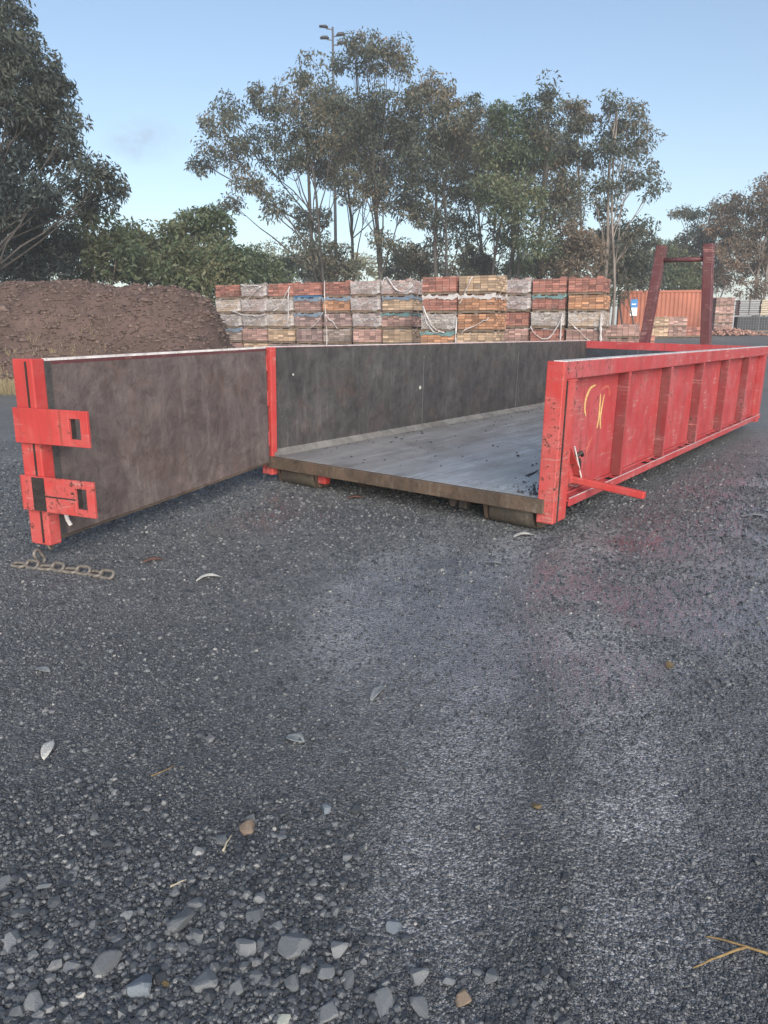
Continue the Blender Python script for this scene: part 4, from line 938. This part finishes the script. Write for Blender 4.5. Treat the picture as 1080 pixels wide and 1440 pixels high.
# ================================================================== LOOSE GRAVEL (stuff) AND STONES
def rock_mesh(name, seed, sub=2, amp=.28, flat=.7, facet=True, cuts=7, lo=.55, hi=.9):
    bm = bmesh.new(); bmesh.ops.create_icosphere(bm, subdivisions=sub, radius=1); r = np.random.default_rng(seed)
    for _ in range(cuts):                  # cut planes give broken-stone facets
        n = Vector(r.normal(size=3)).normalized(); dd = r.uniform(lo, hi)
        for v in bm.verts:
            k = v.co.dot(n)
            if k > dd: v.co -= n*(k-dd)
    for v in bm.verts: v.co *= 1+amp*.25*float(r.uniform(-1, 1)); v.co.z *= flat
    me = bpy.data.meshes.new(name); bm.to_mesh(me); bm.free()
    if not facet: me.polygons.foreach_set('use_smooth', np.ones(len(me.polygons), bool))
    return me
def gravel():
    protos = []
    pc = bpy.data.collections.new('gravel_shapes')
    for k in range(6):
        me = rock_mesh('pebble_shape', 100+k, 1, .4, .72); me.materials.append(MATS['pebble'])
        o = bpy.data.objects.new('pebble_shape', me); pc.objects.link(o)
    def pts(n, sel, size, up):
        # denser towards the camera, as the eye can resolve
        y = 1.02+(rng.uniform(0, 1, n)**1.9)*9.0; x = rng.uniform(-1, 1, n)*(.75*y+.25)
        keep = sel(x, y)*(1-.6*wetness(x, y))*sstep(10, 5.5, y) > rng.uniform(0, 1, n); x, y = x[keep], y[keep]; s_ = size(len(x))
        du = (x-BIN_O[0])*bu[0]+(y-BIN_O[1])*bu[1]
        return np.stack([x, y, ground_z(x, y)+s_*up], -1), s_
    A, sa = pts(115000, lambda x, y: coarse(x, y)**1.6, lambda n: np.clip(rng.lognormal(math.log(.0058), .38, n), .003, .014), .25)
    B, sb = pts(430000, lambda x, y: np.clip(.62+.5*coarse(x, y)-.15*lane_sheen_mask(x, y)+.6*(fbm(x*2.3, y*2.3, 55)-.4), 0, 1), lambda n: np.clip(rng.lognormal(math.log(.0030), .38, n), .0014, .008), .15)
    sb = sb*np.clip(B[:, 1]/2.0, .9, 2.8)
    Cc, sc = pts(4200, lambda x, y: .06+.94*coarse(x, y)**2, lambda n: np.clip(rng.lognormal(math.log(.011), .28, n), .007, .020), .3)
    P = np.concatenate([A, B, Cc]); S = np.concatenate([sa, sb, sc])
    me = bpy.data.meshes.new('loose_gravel'); me.vertices.add(len(P)); me.vertices.foreach_set('co', P.astype(np.float32).ravel())
    a = me.attributes.new('size', 'FLOAT', 'POINT'); a.data.foreach_set('value', S.astype(np.float32))
    a = me.attributes.new('spin', 'FLOAT_VECTOR', 'POINT'); a.data.foreach_set('vector', np.stack([rng.uniform(-.5, .5, len(P)), rng.uniform(-.5, .5, len(P)), rng.uniform(0, 6.28, len(P))], -1).astype(np.float32).ravel())
    o = link('loose_gravel', me, 'pebble'); tagp(o, 'loose dark crushed gravel spread over the road base', 'gravel', kind='stuff')
    g = bpy.data.node_groups.new('gravel_nodes', 'GeometryNodeTree')
    g.interface.new_socket('Geometry', in_out='INPUT', socket_type='NodeSocketGeometry'); g.interface.new_socket('Geometry', in_out='OUTPUT', socket_type='NodeSocketGeometry')
    gi = g.nodes.new('NodeGroupInput'); go = g.nodes.new('NodeGroupOutput')
    ci = g.nodes.new('GeometryNodeCollectionInfo'); ci.inputs['Collection'].default_value = pc; ci.inputs['Separate Children'].default_value = True; ci.inputs['Reset Children'].default_value = True
    ip = g.nodes.new('GeometryNodeInstanceOnPoints'); ip.inputs['Pick Instance'].default_value = True
    na = g.nodes.new('GeometryNodeInputNamedAttribute'); na.data_type = 'FLOAT'; na.inputs[0].default_value = 'size'
    nb = g.nodes.new('GeometryNodeInputNamedAttribute'); nb.data_type = 'FLOAT_VECTOR'; nb.inputs[0].default_value = 'spin'
    er = g.nodes.new('FunctionNodeEulerToRotation')
    l = g.links.new
    l(gi.outputs[0], ip.inputs['Points']); l(ci.outputs[0], ip.inputs['Instance']); l(na.outputs[0], ip.inputs['Scale'])
    l(nb.outputs[0], er.inputs[0]); l(er.outputs[0], ip.inputs['Rotation']); l(ip.outputs[0], go.inputs[0])
    md = o.modifiers.new('gravel', 'NODES'); md.node_group = g
gravel()

def ground_hit(px, py):
    r = ray(px, py); t_ = -CAM_H/r[2]; p = np.array([0, 0, CAM_H])+r*t_; return p[0], p[1], t_
ROCKS = [rock_mesh('stone', 300+k, 3, .05, 1, cuts=13, lo=.42, hi=.82) for k in range(10)]
for me in ROCKS: pass
RM = {}
stones = [(152, 1359, 45, 33, 'grey'), (45, 1416, 48, 30, 'grey'), (17, 1325, 32, 38, 'grey'), (192, 1392, 46, 42, 'blue'), (283, 1385, 48, 40, 'grey'), (347, 1335, 40, 30, 'grey'), (255, 1298, 42, 35, 'grey'), (272, 1272, 33, 22, 'grey'), (415, 1332, 48, 36, 'grey'), (475, 1334, 33, 24, 'grey'), (456, 1365, 28, 28, 'grey'), (330, 1395, 30, 30, 'grey'), (278, 1318, 28, 22, 'grey'),
 (180, 1289, 24, 15, 'grey'), (102, 1363, 25, 17, 'grey'), (347, 1161, 25, 22, 'tan'), (397, 1431, 30, 20, 'pale'), (232, 1385, 22, 13, 'ochre'), (460, 1425, 40, 34, 'grey'), (492, 1372, 20, 30, 'grey'), (542, 1402, 32, 46, 'grey'), (410, 1380, 25, 25, 'grey'), (360, 1287, 28, 22, 'grey'), (472, 1280, 20, 16, 'grey'), (492, 1277, 18, 12, 'grey'), (488, 1203, 19, 16, 'grey'), (460, 1138, 24, 15, 'blue'), (398, 1176, 20, 14, 'grey'), (310, 1182, 20, 18, 'grey'), (8, 1240, 20, 25, 'grey'), (365, 1265, 20, 15, 'grey'), (60, 1247, 25, 10, 'grey'), (102, 1232, 18, 20, 'grey'), (162, 1322, 20, 18, 'grey'), (428, 1362, 22, 15, 'grey'), (360, 1377, 20, 20, 'grey'), (478, 1305, 20, 20, 'grey'),
 (650, 1405, 30, 25, 'tan'), (692, 1375, 25, 28, 'grey'), (555, 1302, 25, 18, 'blue'), (587, 1370, 38, 24, 'grey'), (630, 1377, 20, 16, 'grey'), (592, 1415, 30, 38, 'grey'), (754, 1138, 14, 12, 'ochre'), (672, 1368, 15, 12, 'grey'), (942, 935, 15, 12, 'ochre'), (245, 1255, 18, 12, 'grey'), (130, 1300, 16, 12, 'grey'), (70, 1330, 18, 14, 'grey'), (210, 1330, 16, 14, 'grey'), (310, 1300, 16, 12, 'grey'), (390, 1300, 18, 14, 'grey'), (440, 1240, 15, 12, 'grey'), (30, 1280, 18, 12, 'grey')]
SP = {(347, 1161): 'flat reddish tan stone lying beside a pale stick', (397, 1431): 'pale whitish green stone among the coarse dark gravel', (232, 1385): 'small ochre stone between two large grey stones', (650, 1405): 'rusty tan stone at the edge of the wheel track', (754, 1138): 'small ochre stone in the strip between the wheel tracks', (942, 935): 'small flat ochre stone alone on the compacted wheel track',
      (192, 1392): 'blocky blue grey stone beside the small ochre stone', (460, 1138): 'pale blue grey flat stone near the reddish tan stone', (555, 1302): 'blue grey stone half sunk at the edge of the coarse gravel', (542, 1402): 'long upright grey stone half sunk between gravel and wheel track', (415, 1332): 'long slanted dark grey slab of stone in the coarse gravel', (152, 1359): 'angular brownish grey stone with a pointed top edge', (272, 1272): 'dark square edged stone touching a lighter elongated stone', (255, 1298): 'light elongated grey stone touching a dark square edged stone'}
STO = []
for (px, py, wx, wy, kind) in stones:
    x, y, t_ = ground_hit(px, py); s_ = t_/F_PX*.54; me0 = ROCKS[(px*7+py) % 10]; key = (me0.name, kind)
    if key not in RM: mm = me0.copy(); mm.materials.append(MATS['rock_'+kind]); RM[key] = mm
    o = link('stone', RM[key], None); el = math.atan2(CAM_H, y); hx = wx*s_; hy = wy*s_/max(.5, math.sin(el))*.95
    hz = min(hx, hy)*random.uniform(.45, .65)
    o.scale = (hx, hy, hz); o.location = (x, y, float(ground_z(x, y))+hz*.42); o.rotation_euler = (random.uniform(-.15, .15), random.uniform(-.15, .15), random.uniform(-.5, .5)+(math.pi if random.random() < .5 else 0))
    if (px, py) in SP: tagp(o, SP[(px, py)], 'stone')
    STO.append((o, x, y, wx, (px, py)))
    if (px, py) in SP: pass
    elif wx >= 28: tagp(o, 'large plain grey stone half buried in the coarse gravel', 'stone', 'large grey stones in the coarse gravel')
    else: tagp(o, 'small plain grey stone among the coarse gravel', 'stone', 'small grey stones in the coarse gravel')

for an, short in (((397, 1431), 'the pale whitish green stone'), ((232, 1385), 'the small ochre stone among grey ones'), ((347, 1161), 'the flat reddish tan stone'), ((650, 1405), 'the rusty tan stone'), ((415, 1332), 'the long slanted dark slab'), ((542, 1402), 'the long upright sunk stone'), ((192, 1392), 'the blocky blue grey stone'), ((555, 1302), 'the half sunk blue grey stone'), ((152, 1359), 'the angular brownish grey stone'), ((255, 1298), 'the light elongated grey stone')):
    ax_, ay_ = ground_hit(*an)[:2]
    for big in (True, False):              # the plain stone that lies closest to each distinctive one
        c = [q for q in STO if q[4] not in SP and (q[3] >= 28) == big and 'nearest' not in q[0]['label']]
        allc = [q for q in STO if q[4] not in SP and (q[3] >= 28) == big]
        near = min(allc, key=lambda q: math.hypot(q[1]-ax_, q[2]-ay_))
        if near in c:
            near[0]['label'] = f"{'large' if big else 'small'} plain grey stone nearest to {short}"

# ================================================================== LEAVES, STICKS
def leaf(px, py, ln, wd, ang, m, label, curl=.25, bend=0.0, cat='leaf', zc=.006):
    x, y, t_ = ground_hit(px, py); s_ = t_/F_PX; l = ln*s_; w = wd*s_
    V, Q = [], []; n = 12
    for i in range(n+1):
        t1 = i/n; hw = w/2*(math.sin(math.pi*min(1, t1*.98+.01))**.75)*(1-.25*t1); off = bend*l*4*t1*(1-t1)
        for j, k in enumerate((-1, -.5, 0, .5, 1)): V.append(((t1-.5)*l, off+k*hw, zc+curl*abs(k)**1.5*hw*1.1+.06*l*math.sin(t1*3.1)+.012*l*math.sin(t1*9+k*2)))
    for i in range(n):
        for j in range(4): a = i*5+j; Q.append((a, a+5, a+6, a+1))
    o = link('fallen_leaf', np_mesh('fallen_leaf', V, quads=Q, smooth=True), m)
    sm = o.modifiers.new('thick', 'SOLIDIFY'); sm.thickness = .0012
    o.location = (x, y, float(ground_z(x, y))); o.rotation_euler = (0, 0, R(ang)); tagp(o, label, cat)
leaf(68, 1055, 52, 18, 100, 'leaf_pale', 'pale cream leaf with dark specks lying alone on the gravel')
leaf(531, 975, 50, 14, 68, 'leaf_grey', 'silver grey speckled leaf standing out on the wheel track')
leaf(295, 815, 38, 12, 25, 'leaf_pale', 'curved white sliver of bark in front of the gate', .4, .22, 'bark sliver')
leaf(415, 1040, 32, 26, -30, 'leaf_grey', 'dull grey leaf pressed flat on the gravel')
leaf(216, 790, 30, 16, 30, 'leaf_brown', 'small brown leaf on the gravel near the chain')
leaf(738, 748, 34, 14, 15, 'leaf_pale', 'pale leaf beside the bin roller', .3, .1)
leaf(695, 786, 26, 10, -15, 'leaf_grey', 'thin grey leaf on the wet gravel before the roller')
leaf(60, 945, 28, 16, -20, 'leaf_grey', 'grey leaf fragment on the gravel left of the wheel tracks')
leaf(1062, 722, 40, 14, -5, 'leaf_grey', 'thin pale leaf on the wet ground beside the latch lever')
leaf(500, 703, 26, 12, 10, 'leaf_brown', 'reddish leaf scrap in the shade under the bin sill')
def stick(pts, rad, m, label, name='stick'):
    mb = MB(); first = None
    for br in pts:
        q = []
        for (px, py, z) in br:
            x, y, _ = ground_hit(px, py); q.append(Vector((x, y, float(ground_z(x, y))+rad+z)))
        if first is None: first = q[0].copy()
        d = []
        for i in range(len(q)-1):
            for t_ in np.linspace(0, 1, 4)[:-1]: d.append(q[i].lerp(q[i+1], t_)+Vector((random.uniform(-1, 1), random.uniform(-1, 1), 0))*rad*.5)
        d.append(q[-1]); n = len(d)
        mb.tube([p-first for p in d], [rad*(1-.6*i/n) for i in range(n)], 7)
    o = mb.build(name, m, smooth=True); o.location = first; tagp(o, label, 'stick')
stick([[(1100, 1350, .01), (1046, 1335, .014), (1010, 1322, .01), (992, 1316, .004)], [(1048, 1336, .013), (1015, 1345, .008), (975, 1358, .002)]], .0034, 'twig_yellow', 'forked yellow brown twig on the gravel', 'twig')
stick([[(313, 1198, .004), (320, 1186, .008), (327, 1175, .006)]], .0030, 'twig_pale', 'short pale stick beside the reddish tan stone')
stick([[(213, 1092, .002), (230, 1086, .004), (247, 1077, .003)]], .0022, 'twig_yellow', 'thin curved yellow stalk on the gravel')
stick([[(240, 1249, .004), (262, 1240, .008)]], .0026, 'twig_pale', 'small pale stick in the coarse gravel')
# twig on the bin floor
def on_floor(px, py):
    r = Vector(ray(px, py)); o = Vector((0, 0, CAM_H)); n = BM.to_3x3() @ Vector((0, 0, 1)); P = BM.translation
    return o+r*((P-o).dot(n)/r.dot(n))+n*.006
tp = [on_floor(*q) for q in ((739, 670), (748, 667), (757, 662))]
mb = MB().tube([p-tp[0] for p in tp], [.004, .006, .003], 6); tw = mb.build('twig', 'lamp_dark', smooth=True); tw.location = tp[0]; tagp(tw, 'dark twig lying on the wet bin floor by the corner post', 'stick')

# ================================================================== HAZE in the air
hz = MB().box(-720, 720, -70, 1010, -1.6, 30.5).build('haze', None); hz['kind'] = 'stuff'; hz['label'] = 'thin pale morning haze filling the air'
hm = bpy.data.materials.new('haze_air'); hm.use_nodes = True; t = hm.node_tree; t.nodes.remove(t.nodes['Principled BSDF'])
pv = t.nodes.new('ShaderNodeVolumePrincipled'); pv.inputs['Color'].default_value = (.93, .96, 1, 1); pv.inputs['Density'].default_value = .0016; pv.inputs['Anisotropy'].default_value = .0
t.links.new(pv.outputs[0], t.nodes['Material Output'].inputs['Volume']); hz.data.materials.append(hm)

# ================================================================== one faint wisp of cloud, far beyond the haze
cc = at(200, 195, 900); cl = bmesh.new(); bmesh.ops.create_icosphere(cl, subdivisions=3, radius=1); cme = bpy.data.meshes.new('cloud'); cl.to_mesh(cme); cl.free()
co_ = link('cloud', cme, None); co_.location = cc; co_.scale = (58, 40, 30); tagp(co_, 'faint grey wisp of cloud low in the clear sky', 'cloud')
cm = bpy.data.materials.new('cloud_vapour'); cm.use_nodes = True; t = cm.node_tree; t.nodes.remove(t.nodes['Principled BSDF'])
pv = t.nodes.new('ShaderNodeVolumePrincipled'); pv.inputs['Color'].default_value = (.62, .68, .74, 1)
tc = N(t, 'ShaderNodeTexCoord'); nn_ = noise(t, tc.outputs['Object'], 1.7, 5, .6, .5)
ln = N(t, 'ShaderNodeVectorMath', operation='LENGTH'); L(t, tc.outputs['Object'], ln.inputs[0])
fall = math_(t, 'SUBTRACT', 1.0, ln.outputs['Value'], True)
dn = math_(t, 'MULTIPLY', math_(t, 'MULTIPLY', fall, ramp(t, nn_.outputs[0], [(.42, (0, 0, 0)), (.7, (1, 1, 1))]).outputs[0]), .035)
L(t, dn, pv.inputs['Density']); L(t, pv.outputs[0], t.nodes['Material Output'].inputs['Volume']); cme.materials.append(cm)

# grit and crumbs lying in the bin
gm = MB()
for k in range(260):
    a_ = random.random()
    if a_ < .45: u_, v_ = W-.08-abs(random.gauss(0, .10)), .05+abs(random.gauss(0, .35))
    elif a_ < .7: u_, v_ = .08+abs(random.gauss(0, .10)), random.uniform(.05, 5.5)
    else: u_, v_ = random.uniform(.1, W-.1), random.uniform(.05, 4.5)
    q_ = abs(random.gauss(.003, .0025))+.0015
    gm.hexa([(u_+i*q_*random.uniform(.6, 1.3), v_+j*q_*random.uniform(.6, 1.3), .0015+(q_*random.uniform(.7, 1.2) if k_ else 0)) for k_ in (0, 1) for (i, j) in ((-1, -1), (1, -1), (1, 1), (-1, 1))])
gr_ = gm.build('floor_grit', 'lamp_dark'); gr_.matrix_world = BM; tagp(gr_, 'dark grit and crumbs scattered over the wet bin floor', 'grit', kind='stuff')
